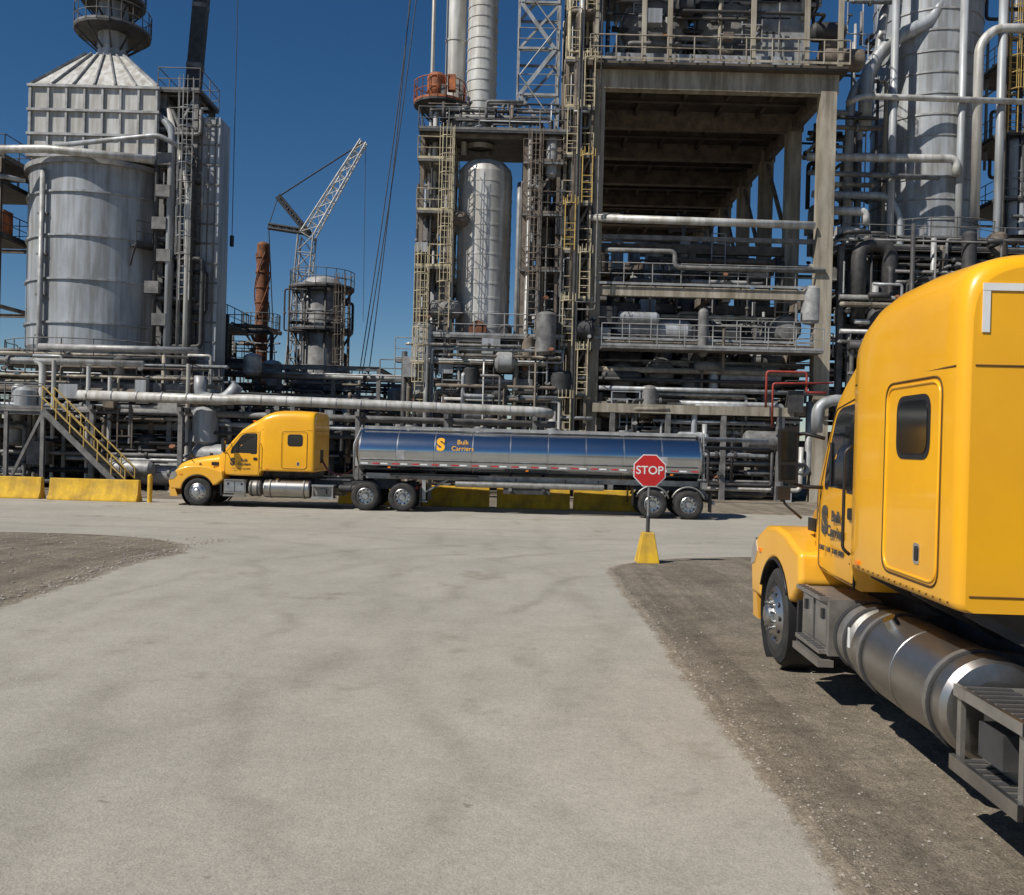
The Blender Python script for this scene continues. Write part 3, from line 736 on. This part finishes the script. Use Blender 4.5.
PM=["silver_clad","silver_clad","galvanised","silver_bright","grey_steel","grey_steel","brown_steel","beige_steel","dark_steel"]
DM=["grey_steel","grey_steel","dark_steel","dark_steel","silver_clad","galvanised","brown_steel"]

# ------------------------------------------------------------------ left regenerator vessel
m=MB(); X,Y=-21.8,48.0
vessel(m,X,Y,6.6,15.5,3.8,"silver_clad",band=2.15,bandr=.09,n=60,domes=False)
m.lathe([(3.8,6.6),(3.1,5.2),(2.9,5.0),(2.9,GZ)],(X,Y,0),(0,0,1),"silver_clad",48)
for z in(3.4,5.0): m.lathe([(2.9,z-.1),(3.1,z-.1),(3.1,z+.1),(2.9,z+.1)],(X,Y,0),(0,0,1),"grey_steel",48)
m.lathe([(3.8,15.5),(4.0,15.5),(4.0,15.75),(3.3,15.9)],(X,Y,0),(0,0,1),"galvanised",60)
HX=X+.5; hx,hy=3.15,3.0; z0,z1=15.9,19.6
m.box((HX,Y,(z0+z1)/2),(2*hx,2*hy,z1-z0),"silver_bright")
for i in range(8):
    xx=HX-hx+i*2*hx/7; m.box((xx,Y-hy-.05,(z0+z1)/2),(.10,.12,z1-z0),"galvanised")
for i in range(6):
    yy=Y-hy+i*2*hy/5; m.box((HX+hx+.05,yy,(z0+z1)/2),(.12,.10,z1-z0),"galvanised"); m.box((HX-hx-.05,yy,(z0+z1)/2),(.12,.10,z1-z0),"galvanised")
for zz in(z0+.12,17.1,18.3,z1-.1): m.box((HX,Y,zz),(2*hx+.3,2*hy+.3,.12),"galvanised")
bt=[(HX-hx,Y-hy,z1),(HX+hx,Y-hy,z1),(HX+hx,Y+hy,z1),(HX-hx,Y+hy,z1)]; tt=[(X-.95,Y-.95,22.0),(X+.95,Y-.95,22.0),(X+.95,Y+.95,22.0),(X-.95,Y+.95,22.0)]
m.prism(bt,tt,"silver_bright")
for i in range(7):
    t=i/6; a=Vector(bt[0]).lerp(Vector(bt[1]),t); b=Vector(tt[0]).lerp(Vector(tt[1]),t); m.beam(a+Vector((0,-.05,.03)),b+Vector((0,-.05,.03)),.07,.1,"galvanised")
for i in range(4):
    m.beam(Vector(bt[i])+Vector((0,0,.05)),Vector(tt[i])+Vector((0,0,.05)),.12,.12,"galvanised")
vessel(m,X,Y,21.9,34,.74,"silver_clad",band=1.5,n=24)
ring_platform(m,X,Y,23.4,.75,1.9,mat="dark_steel",railmat="grey_steel"); ring_platform(m,X,Y,25.0,.75,1.6,mat="dark_steel",railmat="grey_steel")
m.tube([(X-1.6,Y-3.7,2),(X-1.6,Y-3.7,15.2)],.13,"galvanised",10)
for z in range(3,15,2): m.box((X-1.6,Y-3.6,z),(.5,.25,.08),"grey_steel")
m.tube([(X+2.7,Y-3.4,1),(X+2.7,Y-3.4,3.5),(X+3.9,Y-2.2,3.8),(X+3.9,Y-2.2,15),(X+4.4,Y-2.2,16.5),(X+4.7,Y-2.2,17)],.15,"silver_clad",12)
m.tube([(X-8,Y-3.4,16.0),(X-1.2,Y-4.2,16.0),(X+4,Y-4.2,15.6)],.2,"silver_bright",12)
m.tube([(X-8,Y-3.2,14.9),(X-3.9,Y-3.2,14.9),(X-3.2,Y-2.4,14.9)],.12,"silver_clad",10)
m.tube([(X-1,Y-3.75,16.3),(X+4,Y-3.6,17.0),(X+5.2,Y-3.4,16.4)],.12,"silver_clad",10)
for z in(14.6,15.9): deck(m,X-7,X-3.9,Y-3,Y+1,z,"dark_steel")
deck(m,X-6.2,X-3.9,Y-3,Y,12.0,"dark_steel"); m.box((X-4.6,Y-2.2,12.8),(1.0,.9,1.2),"orange_primer")
frame(m,[X-7,X-4.1],[Y-3,Y+1],[5,8.5,12,15.9],.2,.2,"brown_steel")
ring_platform(m,X,Y,5.6,3.05,4.7,180,360,"grey_steel")
ring_platform(m,X,Y,11.6,3.8,4.7,310,350,"dark_steel")
m.build("regenerator_vessel")
m=MB()
frame(m,[-18.0,-16.4],[45.6,47.9],[3,6,9,12,15,17.5,19.5],.28,.25,"grey_steel")
for z in(6,9,12,15,17.5,19.5):
    deck(m,-18.2,-16.1,45.2,48.1,z,"dark_steel","grey_steel")
    m.beam((-18.0,45.6,z-3),(-16.4,45.6,z),.1,.1,"galvanised")
m.box((-15.75,46.5,9.6),(1.1,1.6,17.6),"silver_clad")
for z in range(2,19,1): m.box((-15.75,45.68,z),(1.15,.06,.08),"grey_steel")
for x in(-16.1,-15.75,-15.4): m.box((x,45.67,9.6),(.05,.05,17.4),"grey_steel")
for x,r,mt in((-18.1,.12,"dark_steel"),(-17.4,.2,"silver_clad"),(-16.9,.10,"grey_steel"),(-16.5,.15,"silver_bright"),(-16.3,.1,"dark_steel")):
    m.tube([(x,45.1,1),(x,45.1,random.uniform(13,18)),(x-1.2,45.3,18.6)],r,mt,8)
for i in range(30): run(m,(-18.2,-15.6,45.0,47.5,4,19),DM,(.04,.11))
for i in range(6):
    m.box((random.uniform(-18.2,-17.6),45.1,8+i*1.6),(.7,.5,.6),"grey_steel")
ladder(m,-16.6,45.0,9,19,"galvanised")
m.build("steel_access_tower")
m=MB()
def stairs(m,x0,z0,x1,z1,y,w,mt,rm):
    for dy in(0,w): m.beam((x0,y+dy,z0),(x1,y+dy,z1),.06,.25,mt)
    n=int(abs(z1-z0)/.2)
    for i in range(n): t=(i+.5)/n; m.box((x0+(x1-x0)*t,y+w/2,z0+(z1-z0)*t+.03),(.28,w-.04,.03),mt)
    for dy in(0,w):
        for h in(.55,1.05): m.cyl((x0,y+dy,z0+h),(x1,y+dy,z1+h),.035,rm,6)
        for i in range(7): t=i/6; p=Vector((x0+(x1-x0)*t,y+dy,z0+(z1-z0)*t)); m.cyl(p,p+Vector((0,0,1.05)),.03,rm,6)
stairs(m,-20.6,3.2,-16.9,GZ,39.4,1.0,"grey_steel","rail_yellow")
deck(m,-23.9,-20.6,39.4,41.5,3.2,"grey_steel","grey_steel","fbl")
frame(m,[-23.9,-22.2,-20.6],[39.5,41.4],[3.1],.16,.2,"grey_steel")
m.build("steel_staircase")
m=MB()
frame(m,[-28,-25,-22,-19,-16,-13.5,-11],[42,45],[2.6,4.2],.22,.25,"grey_steel")
for i in range(85): run(m,(-28,-13.5,41.5,46,GZ,6.3),PM,(.04,.13))
for i in range(55): run(m,(-28,-13,41,44,GZ,3.4),DM,(.04,.12))
junk(m,(-28,-13,41,45,GZ,4.3),85)
for x in(-26.5,-24.8,-21.2,-19.6,-18.6,-15): m.cyl((x,41.5,GZ),(x,41.5,random.uniform(3.8,6.5)),.1,"silver_bright",8)
m.cyl((-24.2,41.8,GZ),(-24.2,41.8,3.6),.42,"beige_steel",20); m.cyl((-22.4,42.2,GZ),(-22.4,42.2,3.0),.3,"silver_bright",20)
deck(m,-28,-15,42,45,4.4,"grey_steel")
m.build("pipe_rack")
m=MB()
m.tube([(-19.6,40.6,3.95),(-12.9,40.6,3.9),(-12.2,40.6,3.95),(1.0,41.0,3.75),(1.7,41.6,3.7),(1.7,43,3.7)],.23,"silver_bright",18)
for k in range(18):
    x=-19.2+k*1.12; yy=40.6 if x<-12.2 else 40.6+.4*(x+12.2)/13.2; zz=3.95 if x<-12.2 else 3.95-.2*(x+12.2)/13.2
    if abs(x+12.5)>.5: m.cyl((x,yy,zz),(x+.05,yy,zz),.245,"galvanised",18)
m.tube([(-14.4,41.4,5.0),(-14.4,41.4,4.0),(-13.2,41.2,3.9),(-12.6,41.2,4.6)],.28,"silver_clad",16)
m.tube([(-20,41.4,3.3),(2,41.9,3.2)],.15,"grey_steel",12); m.tube([(-14,41.7,2.8),(12,42.2,2.7)],.11,"silver_clad",10)
m.tube([(-14,41.4,2.4),(12,41.9,2.3)],.09,"dark_steel",10)
for x in range(-19,3,4):
    m.beam((x,40.7,GZ),(x,40.7,3.5),.2,.2,"grey_steel"); m.beam((x,41.9,GZ),(x,41.9,3.5),.2,.2,"grey_steel"); m.beam((x,40.4,3.42),(x,42.4,3.42),.2,.2,"grey_steel")
m.build("insulated_pipeline")

# ------------------------------------------------------------------ mid-left background
m=MB()
vessel(m,-16.9,60,GZ,15.0,.42,"rust",band=1.0,bandr=.06,n=18); ring_platform(m,-16.9,60,9.2,.5,1.2,mat="dark_steel",railmat="grey_steel"); ring_platform(m,-16.9,60,5.6,.5,1.3,mat="dark_steel",railmat="grey_steel")
for a in range(0,360,120):
    m.tube([(-16.9+.5*math.cos(R(a+q*20)),60+.5*math.sin(R(a+q*20)),10+q*.5) for q in range(10)],.04,"rust",4,bend=0)
m.build("rusty_stack")
m=MB()
vessel(m,-12.9,60,GZ,12.2,1.45,"galvanised",band=1.6,n=32)
for z in(12.1,9.3,5.8): ring_platform(m,-12.9,60,z,1.5,2.1,mat="dark_steel",railmat="grey_steel")
ladder(m,-11.4,58.6,5,12,"brown_steel")
for i in range(20): run(m,(-15,-10.8,58,61,1,12.5),DM,(.05,.12))
for a in (200,240,290,330): m.cyl((-12.9+1.65*math.cos(R(a)),60+1.65*math.sin(R(a)),1),(-12.9+1.65*math.cos(R(a)),60+1.65*math.sin(R(a)),12.3),.08,"grey_steel",8)
m.build("process_column")
m=MB()
frame(m,[-19,-16,-13,-10,-7.5],[50,56],[2.6,4.6,6.2],.22,.25,"grey_steel")
for i in range(90): run(m,(-19,-5,48,60,GZ,6),DM,(.05,.16))
junk(m,(-19,-6,47,58,GZ,5.5),60)
for i in range(20): run(m,(-19.5,-15,52,60,4,9.5),DM,(.05,.13))
deck(m,-19,-16,50,54,8.4,"dark_steel"); deck(m,-19,-15,50,54,6.4,"dark_steel")
for x in(-19,-16): m.beam((x,50,GZ),(x,50,9),.2,.2,"dark_steel")
vessel(m,-7.2,55,GZ,5.2,.5,"galvanised",n=20); vessel(m,-8.7,57,GZ,4.4,1.0,"grey_steel",n=20)
m.build("background_process_unit")

def lattice(m,p1,p2,w,mat,step=None,r=.05,taper=1.0):
    p1=Vector(p1);p2=Vector(p2);d=p2-p1;L=d.length;t=d/L
    up=Vector((0,1,0)); x=up.cross(t).normalized(); y=t.cross(x)
    n=max(2,int(L/(step or w))); cs=[]
    for i in range(n+1):
        k=w*.5*(1+(taper-1)*i/n); c=p1.lerp(p2,i/n); cs.append([c+x*k+y*k,c-x*k+y*k,c-x*k-y*k,c+x*k-y*k])
    for i in range(n):
        for j in range(4):
            m.cyl(cs[i][j],cs[i+1][j],r,mat,5,caps=False); m.cyl(cs[i][j],cs[i+1][(j+1)%4],r*.6,mat,4,caps=False); m.cyl(cs[i][j],cs[i][(j+1)%4],r*.6,mat,4,caps=False)
m=MB()
lattice(m,(-22.6,90,GZ),(-21.0,90,22.4),1.5,"galvanised",1.7,.09)
lattice(m,(-21.0,90,22.4),(-15.6,90,32.0),1.3,"silver_bright",1.3,.08,.5)
m.box((-22.6,90,GZ+1.6),(5,4,2.6),"rail_yellow"); m.box((-22.6,90,GZ+.5),(7,5,1.0),"dark_steel"); m.box((-25,90,3.6),(2,3,1.6),"dark_steel")
lattice(m,(-20.8,90,22.6),(-24.0,90,26.3),.4,"dark_steel",.7,.13); lattice(m,(-21.0,90,22.8),(-24.9,90,23.3),.4,"dark_steel",.7,.13)
m.cyl((-24.0,90,26.3),(-24.9,90,23.3),.05,"dark_steel",5)
for q in(0,.15): m.cyl((-24.0,90+q,26.3),(-15.6,90+q,32.0),.05,"dark_steel",4); m.cyl((-24.9,90+q,23.3),(-23.5,90+q,3),.035,"dark_steel",4)
m.cyl((-15.4,90,32),(-15.2,90,14),.025,"dark_steel",4)
m.build("lattice_crane")
m=MB()
A=Vector((-19.9,51,1.5)); B=Vector((-17.2,51,42))
for k,(w,a,b) in enumerate(((.85,0,.5),(.72,.5,.72),(.6,.72,1))): m.beam(A.lerp(B,a),A.lerp(B,b),w,w,"dark_steel")
for k in range(12):
    t=k/12+.03; m.beam(A.lerp(B,t),A.lerp(B,t+.006),.93-.025*k,.93-.025*k,"grey_steel")
m.tube([A.lerp(B,.3)+Vector((.6,-.3,0)),A.lerp(B,1)+Vector((.3,-.2,0))],.04,"dark_steel",5)
m.box((-19.9,52,GZ+1.5),(3.5,3,2.2),"rail_yellow"); m.box((-19.9,52,GZ+.5),(6,3.6,.9),"dark_steel")
m.cyl((-16.0,50.5,42),(-16.0,50.5,13.5),.022,"dark_steel",4); m.cyl((-16.0,50.5,13.5),(-16.0,50.5,12.9),.12,"dark_steel",8)
m.beam((-17.3,51,41.9),(-15.8,50.5,42.1),.3,.4,"dark_steel")
m.build("telescopic_crane")
m=MB()
for a,b in(((-5.4,52,44),(-9.2,52,4.0)),((-5.9,52,44),(-8.6,52,4.0)),((-5.0,52,44),(-8.9,52,5))):
    A=Vector(a);B=Vector(b); P=[A.lerp(B,i/16)+Vector((math.sin(math.pi*i/16)*.45,0,0)) for i in range(17)]; m.tube(P,.03,"dark_steel",5,bend=0)
m.cyl((-9,52,GZ),(-9,52,4),.3,"dark_steel",10)
m.build("hoist_cables")

# ------------------------------------------------------------------ centre columns
m=MB(); X,Y=-1.75,47.2
vessel(m,X,Y,7.8,16.2,1.40,"silver_bright",band=.75,bandr=.018,n=44)
m.lathe([(1.40,7.8),(1.2,7.0),(.95,6.4),(.95,6.1),(1.45,5.4),(1.45,GZ)],(X,Y,0),(0,0,1),"silver_bright",40)
m.lathe([(1.4,5.3),(1.55,5.3),(1.55,5.5),(1.4,5.5)],(X,Y,0),(0,0,1),"grey_steel",40)
vessel(m,-2.1,47.5,17.6,40,.78,"silver_bright",band=.55,bandr=.03,n=28)
vessel(m,-3.55,48.2,17.6,38,.55,"silver_bright",band=2.4,n=24)
m.tube([(-4.4,47.0,5),(-4.4,47.0,19.6),(-2.9,46.8,19.6),(-2.9,46.8,17.2)],.15,"silver_bright",12)
m.tube([(-4.7,47.4,3),(-4.7,47.4,40)],.1,"silver_bright",8); m.tube([(-3.35,46.0,2),(-3.35,46.0,16)],.12,"silver_bright",8); m.tube([(.05,46.0,2),(.05,46.0,15),(.05,47,15.8)],.13,"galvanised",8)
ring_platform(m,-4.3,47.6,19.9,.3,1.35,mat="dark_steel",railmat="orange_primer"); m.lathe([(0,0),(.4,0),(.5,.2),(.5,.9),(.4,1.1),(0,1.1)],(-4.4,46.8,20.2),(0,0,1),"orange_primer",16)
m.box((-3.6,46.6,20.8),(.4,.4,.8),"orange_primer"); m.box((-4.0,46.5,20.4),(.3,.3,.5),"grey_steel")
m.lathe([(0,-.12),(.45,-.1),(.47,.1),(0,.12)],(-1.9,45.6,8.0),(0,1,0),"rust",20)
m.build("distillation_column")
m=MB()
frame(m,[-4.9,-3.5,.3,2.0],[45.6,50],[2.6,4.6,6.2,7.7],.2,.2,"brown_steel")
frame(m,[-4.9,-3.5],[45.6,50],[11.0,13.8,16.6,17.8],.2,.2,"brown_steel",z0=7.7); frame(m,[.3,2.0],[45.6,50],[11.0,13.8,16.6,17.8],.2,.2,"brown_steel",z0=7.7)
m.beam((-4.9,45.6,17.8),(2,45.6,17.8),.15,.3,"brown_steel")
deck(m,-5.1,2.5,45.2,50,7.6,"grey_steel","galvanised")
deck(m,-5.1,2.5,45.2,50,17.9,"dark_steel","grey_steel")
for z in(11,13.8,16.4):
    deck(m,-5.1,-3.3,45.2,50,z,"grey_steel","pale_rail"); deck(m,.2,2.2,45.2,50,z,"grey_steel","brown_steel")
for z in(5.3,6.3): deck(m,-6,.2,45.3,46,z,"grey_steel","galvanised","f")
for i in range(70): run(m,(-5.2,-3.5,45.2,49,GZ,18),DM+["silver_bright","pale_rail"],(.04,.10))
for i in range(70): run(m,(.1,2.4,45.2,50,GZ,18),DM+["brown_steel","silver_clad"],(.04,.12))
for i in range(70): run(m,(-5.6,2.6,44.5,46,GZ,7.2),PM,(.04,.12))
for i in range(24): run(m,(-5,2.4,45.5,47,17.9,20),DM,(.05,.13))
junk(m,(-5.5,2.4,44.8,46,GZ,7.0),55); junk(m,(-5,-3.7,45.4,48,8,16),20); junk(m,(.4,2.2,45.4,48,8,16),22)
ladder(m,-3.6,45.1,8,17,"pale_rail"); ladder(m,.8,45.1,7.7,17,"brown_steel"); ladder(m,-4.7,45.0,3,11,"pale_rail")
m.build("column_support_structure")
m=MB()
frame(m,[-.2,1.9],[47,49],[18+2.4*i for i in range(9)],.14,.14,"galvanised",z0=17.9)
for i in range(8):
    z=18+2.4*i; a,b=((-.1,1.7) if i%2 else (1.7,-.1)); m.beam((a,46.9,z),(b,46.9,z+2.4),.06,.2,"silver_clad"); m.cyl((a,46.8,z+1),(b,46.8,z+3.4),.04,"galvanised",5); m.beam((-.2,47,z),(1.9,47,z+2.4),.07,.07,"galvanised")
    rail(m,[(-.2,46.9,z+2.4),(1.9,46.9,z+2.4)],"galvanised")
m.build("stair_tower")
m=MB()
frame(m,[2.3,3.6],[45.5,48.5],[2.4*i for i in range(1,14)],.16,.16,"brown_steel")
for i in range(1,13):
    z=2.4*i; deck(m,2.2,3.7,45.3,48.5,z,"grey_steel","pale_rail","f")
    x=2.6 if i%2 else 3.4; ladder(m,x,45.0,z,z+1.6,"rail_yellow" if i>4 and i<7 else "pale_rail",cage=True)
for i in range(110): run(m,(2.2,4.0,45.0,49,GZ,31),["grey_steel","brown_steel","galvanised","pale_rail","dark_steel","silver_clad"],(.04,.1))
vessel(m,2.15,50.5,8.5,15.6,.38,"rust",band=1.2,n=20); m.tube([(2.95,45.2,1),(2.95,45.2,33)],.14,"silver_clad",10)
m.build("ladder_tower")

# ------------------------------------------------------------------ main open structure
m=MB(); xl,xr=4.0,15.6; ZD=21.1
ysr=[46,51.5,57,62.5,68,74,80]
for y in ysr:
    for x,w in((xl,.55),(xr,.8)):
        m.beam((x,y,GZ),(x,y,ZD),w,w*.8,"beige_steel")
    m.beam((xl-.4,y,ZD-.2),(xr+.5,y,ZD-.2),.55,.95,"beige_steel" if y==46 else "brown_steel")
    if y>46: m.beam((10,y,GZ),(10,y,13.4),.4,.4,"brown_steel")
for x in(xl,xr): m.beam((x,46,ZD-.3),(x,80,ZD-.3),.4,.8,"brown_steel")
m.box(((xl+xr)/2,63,ZD+.4),(xr-xl+1.6,35.5,.25),"deck_steel_shaded")
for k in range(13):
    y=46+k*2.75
    if k%2: m.beam((xl,y,ZD+.05),(xr,y,ZD+.05),.25,.5,"deck_steel_shaded","I")
for x in(6.5,8.8,11.1,13.4): m.beam((x,46.3,ZD+.12),(x,80,ZD+.12),.18,.35,"deck_steel_shaded")
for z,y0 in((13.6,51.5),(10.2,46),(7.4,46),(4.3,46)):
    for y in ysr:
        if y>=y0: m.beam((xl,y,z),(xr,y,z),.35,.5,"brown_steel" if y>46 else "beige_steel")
        if y>=y0 and z<13: m.box(((xl+xr)/2,y+1.2,z+.28),(xr-xl,1.2,.05),"deck_steel_shaded")
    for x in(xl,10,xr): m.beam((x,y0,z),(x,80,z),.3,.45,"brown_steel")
m.box(((xl+xr)/2,70,13.9),(xr-xl,20,.08),"deck_steel_shaded")
for y in ysr[1:-1]:
    m.beam((xr,y,13.6),(xr,y+5.5,ZD-.6),.2,.2,"brown_steel"); m.beam((xl,y,7.4),(xl,y+5.5,13.6),.2,.2,"brown_steel")
m.tube([(xl-.5,45.6,13.8),(xr-.6,45.6,13.7)],.2,"silver_bright",14); m.beam((xl,46.2,13.0),(xr,46.2,13.0),.2,.22,"grey_steel")
m.tube([(xl+.5,45.6,12.2),(8,45.6,12.2),(8,45.6,11.4),(xr,45.6,11.4)],.12,"grey_steel",10)
for z in (7.5,10.3): rail(m,[(xl,45.7,z+.2),(xr,45.7,z+.2)],"galvanised")
m.build("open_steel_structure")
m=MB()
rail(m,[(xl-.6,45.1,ZD+.55),(xr+.8,45.1,ZD+.55)],"beige_steel",1.2,r=.04)
for x in(xl-.3,6.1,7.4,xr-4,xr-1.3,xr+.4): m.beam((x,45.4,ZD+.5),(x,45.4,ZD+5.6),.22,.22,"beige_steel")
for x in(6.7,10.6):
    m.lathe([(0,0),(1.2,.05),(1.65,.35),(1.75,.7),(1.75,12),(0,12.2)],(x+.2,46.8,ZD+3.1),(0,1,0),"grey_steel",32)
    for k in(.8,2,4): m.lathe([(1.75,k-.06),(1.85,k-.06),(1.85,k+.06),(1.75,k+.06)],(x+.2,46.8,ZD+3.1),(0,1,0),"galvanised",32)
m.box((13.4,49,ZD+2.6),(2.6,4,3.6),"galvanised"); m.box((9,46.6,ZD+1.0),(9.5,1.2,.5),"silver_clad")
for i in range(14): m.box((4.6+i*.8,45.95,ZD+1.0),(.06,.06,.5),"grey_steel")
m.beam((xl-.4,46,ZD+5.4),(xr+.6,46,ZD+5.4),.3,.5,"beige_steel")
deck(m,xl-.3,xr+.6,45.6,52,ZD+5.7,"grey_steel")
for i in range(70): run(m,(xl,xr,45.4,50,ZD+.6,ZD+9),DM+PM,(.04,.14))
junk(m,(xl,xr,45.6,50,ZD+.6,ZD+5),38)
m.build("air_cooler_deck")
m=MB()
for i in range(150): run(m,(xl+.4,xr-.4,46.5,62,GZ,9.8),DM+PM,(.05,.17))
for i in range(70): run(m,(xl+.4,xr-.4,45.2,47,GZ,5.2),PM,(.05,.15))
for i in range(80): run(m,(xl+.4,xr-.2,50,78,8,13.4),DM+PM,(.06,.18))
for i in range(26): run(m,(xl+.4,xr-.2,56,78,13.6,17),DM,(.08,.2))
junk(m,(xl+.4,xr-.4,45.3,52,GZ,9.2),150); junk(m,(xl+.4,xr-.4,50,60,7.6,13.2),90)
for i in range(16):
    y=45.4+i*.3; z=5.2+(i%4)*.5; m.tube([(xl+.3,y,z),(xr-.3,y,z)],random.uniform(.06,.15),random.choice(PM),10)
for x in(5.6,7.6,12.2,14.1):
    m.lathe([(0,0),(.6,.1),(.75,.35),(.75,3.4),(.6,3.65),(0,3.8)],(x,46.4,random.choice([5.9,6.2,8.6])),(0,1,0),"grey_steel",22)
m.lathe([(0,0),(.5,.1),(.62,.3),(.62,3.7),(.5,3.9),(0,4)],(5.2,47,8.3),(1,0,0),"silver_clad",22); m.lathe([(0,0),(.5,.1),(.55,.3),(.55,3.0),(.5,3.2),(0,3.3)],(10.5,46.6,6.0),(1,0,0),"galvanised",22)
m.tube([(12.6,44.9,4.4),(12.6,44.9,6.2),(14.6,44.9,6.2),(14.6,44.9,5.2),(15.6,44.9,5.2)],.06,"red_pipe",8); m.tube([(12.9,44.8,3.4),(12.9,44.8,5.6),(15.9,44.8,5.7)],.05,"red_pipe",8)
m.tube([(15.0,44.4,3.2),(15.0,44.4,4.5),(15.9,44.4,4.9),(17.6,44.4,4.4)],.28,"silver_clad",14)
m.beam((xl,45.3,4.2),(xr-1.5,45.3,4.2),.3,.45,"beige_steel")
for x in (5,7.8,10.6,13.4): m.beam((x,45.3,GZ),(x,45.3,4.0),.25,.25,"grey_steel")
deck(m,xl+.3,xr-.3,44.6,46,7.2,"grey_steel","galvanised","f")
m.build("process_piping")

# ------------------------------------------------------------------ right tower
m=MB(); X,Y=23.3,52
vessel(m,X,Y,13.4,38,2.9,"silver_clad",band=1.15,bandr=.05,n=52,bandmat="galvanised")
m.lathe([(2.9,13.4),(2.3,12.3),(2.0,12.0),(2.0,GZ)],(X,Y,0),(0,0,1),"grey_steel",40)
m.lathe([(2.9,13.2),(3.2,13.2),(3.2,13.6),(2.9,13.6)],(X,Y,0),(0,0,1),"dark_steel",52)
for dx,mt,r in((-3.2,"silver_clad",.2),(.5,"silver_clad",.2),(2.6,"silver_clad",.22)):
    m.tube([(X+dx,Y-3.3,8),(X+dx,Y-3.3,30)],r,mt,12)
m.tube([(18.9,49.5,20),(18.9,49.5,23.4),(20.6,49.5,25.2),(22.4,49.5,26.0),(23.0,49.5,27.2),(23.0,49.5,32)],.38,"silver_clad",18,bend=1.3)
m.tube([(18.2,49.8,12),(18.2,49.8,22.2),(19.6,49.8,23.4),(20.2,49.8,30)],.26,"silver_clad",16,bend=1.2)
m.tube([(24.6,48.6,15),(24.6,48.6,24.4),(25.4,48.6,25.3),(29.5,48.6,25.4)],.25,"silver_bright",16,bend=1)
m.tube([(17.5,48.4,21.0),(18.3,48.4,21.4),(29.5,48.4,21.3)],.16,"silver_bright",12); m.tube([(15.5,48.5,18.1),(23.5,48.5,18.2),(23.5,48.5,17.3)],.22,"silver_bright",14); m.tube([(15.5,48.3,17.2),(22.5,48.3,17.1)],.14,"grey_steel",12)
m.tube([(15.9,48.8,16.2),(20.0,48.8,16.2),(20.7,48.8,15),(20.7,48.8,9)],.2,"silver_clad",12)
ring_platform(m,X,Y,13.7,2.95,4.2,180,360,"dark_steel","grey_steel")
deck(m,26.4,30.5,49.5,54,20.0,"dark_steel","grey_steel"); deck(m,26.4,30.5,49.5,54,16.4,"dark_steel","grey_steel"); deck(m,26.7,30.5,49.5,54,24.2,"dark_steel","pale_rail")
vessel(m,27.8,50.4,14.5,19.6,.85,"silver_clad",band=1.4,n=28)
ladder(m,26.9,49.3,20,27,"rail_yellow")
m.tube([(26.7,49.4,20.8),(26.7,49.4,24)],.05,"orange_primer",6)
for x in(26.5,30.5): m.beam((x,49.6,GZ),(x,49.6,30),.3,.3,"brown_steel")
for i in range(45): run(m,(26.5,31,49,54,12,31),DM+["silver_clad"],(.05,.13))
for i in range(24): run(m,(17.6,20.6,49,52,12,29),DM+PM,(.05,.13))
m.build("cracking_tower")
m=MB()
frame(m,[16.9,19.5,22.2,25,28,31],[47,51],[4.3,7.6,10.6,13.0],.28,.3,"grey_steel")
for z in(7.6,10.6,13.0): deck(m,16.9,31,46.9,51,z,"dark_steel","grey_steel","f")
for i in range(190): run(m,(16.3,31,45.6,51,GZ,13.6),DM+["dark_steel","dark_steel"],(.06,.2))
for i in range(60): run(m,(16.3,22,45.4,49,GZ,14),DM+PM,(.06,.18))
for i in range(30): run(m,(16,19.4,48,54,12,21),DM+PM,(.06,.18))
junk(m,(16.5,30,46,51,GZ,13),130)
for x,y,z in((18.4,46.2,9.8),(20.6,46.4,11.2),(17.6,46.4,13.0)):
    m.tube([(x,y,z-4),(x,y,z),(x+1.6,y,z),(x+1.6,y,z-5)],.38,"dark_steel",16,bend=.9)
m.tube([(16.8,47.5,13.8),(18.4,47.5,13.8),(18.4,47.5,12.6)],.36,"silver_bright",16,bend=.7); m.tube([(16.4,47.2,14.9),(18.2,47.2,14.9),(18.2,47.2,14.2)],.22,"silver_bright",14,bend=.5)
m.build("process_unit")

# ------------------------------------------------------------------ world, sun, camera
w=bpy.data.worlds.new("World"); scene.world=w; w.use_nodes=True
nt=w.node_tree; bg=nt.nodes["Background"]; sky=nt.nodes.new("ShaderNodeTexSky"); sky.sky_type='NISHITA'; sky.sun_disc=False
travel=Vector((0.72,0.50,-0.95)).normalized(); to=-travel
el=math.asin(to.z); az=math.atan2(to.x,to.y)
sky.sun_elevation=el; sky.sun_rotation=az; sky.altitude=1200; sky.air_density=1.0; sky.dust_density=0.25; sky.ozone_density=3.5
hs=nt.nodes.new("ShaderNodeHueSaturation"); hs.inputs["Saturation"].default_value=1.25
nt.links.new(sky.outputs[0],hs.inputs["Color"]); nt.links.new(hs.outputs[0],bg.inputs["Color"]); bg.inputs["Strength"].default_value=0.065
sl=bpy.data.lights.new("sun","SUN"); sl.energy=5.0; sl.angle=R(0.53); sl.color=(1.0,0.955,0.88)
so=bpy.data.objects.new("sun",sl); bpy.context.collection.objects.link(so); so.rotation_euler=travel.to_track_quat('-Z','Y').to_euler(); so.location=(-30,-20,50)
cam=bpy.data.cameras.new("camera"); cam.sensor_width=36; cam.lens=31.64; cam.clip_end=5000; cam.clip_start=0.05
co=bpy.data.objects.new("camera",cam); bpy.context.collection.objects.link(co)
M=Matrix.Rotation(R(90-0.29),4,'X')@Matrix.Rotation(R(1.5),4,'Z'); co.matrix_world=Matrix.Translation((0,0,2.3))@M
scene.camera=co
scene.view_settings.view_transform='Standard'; scene.view_settings.look='None'; scene.view_settings.exposure=0
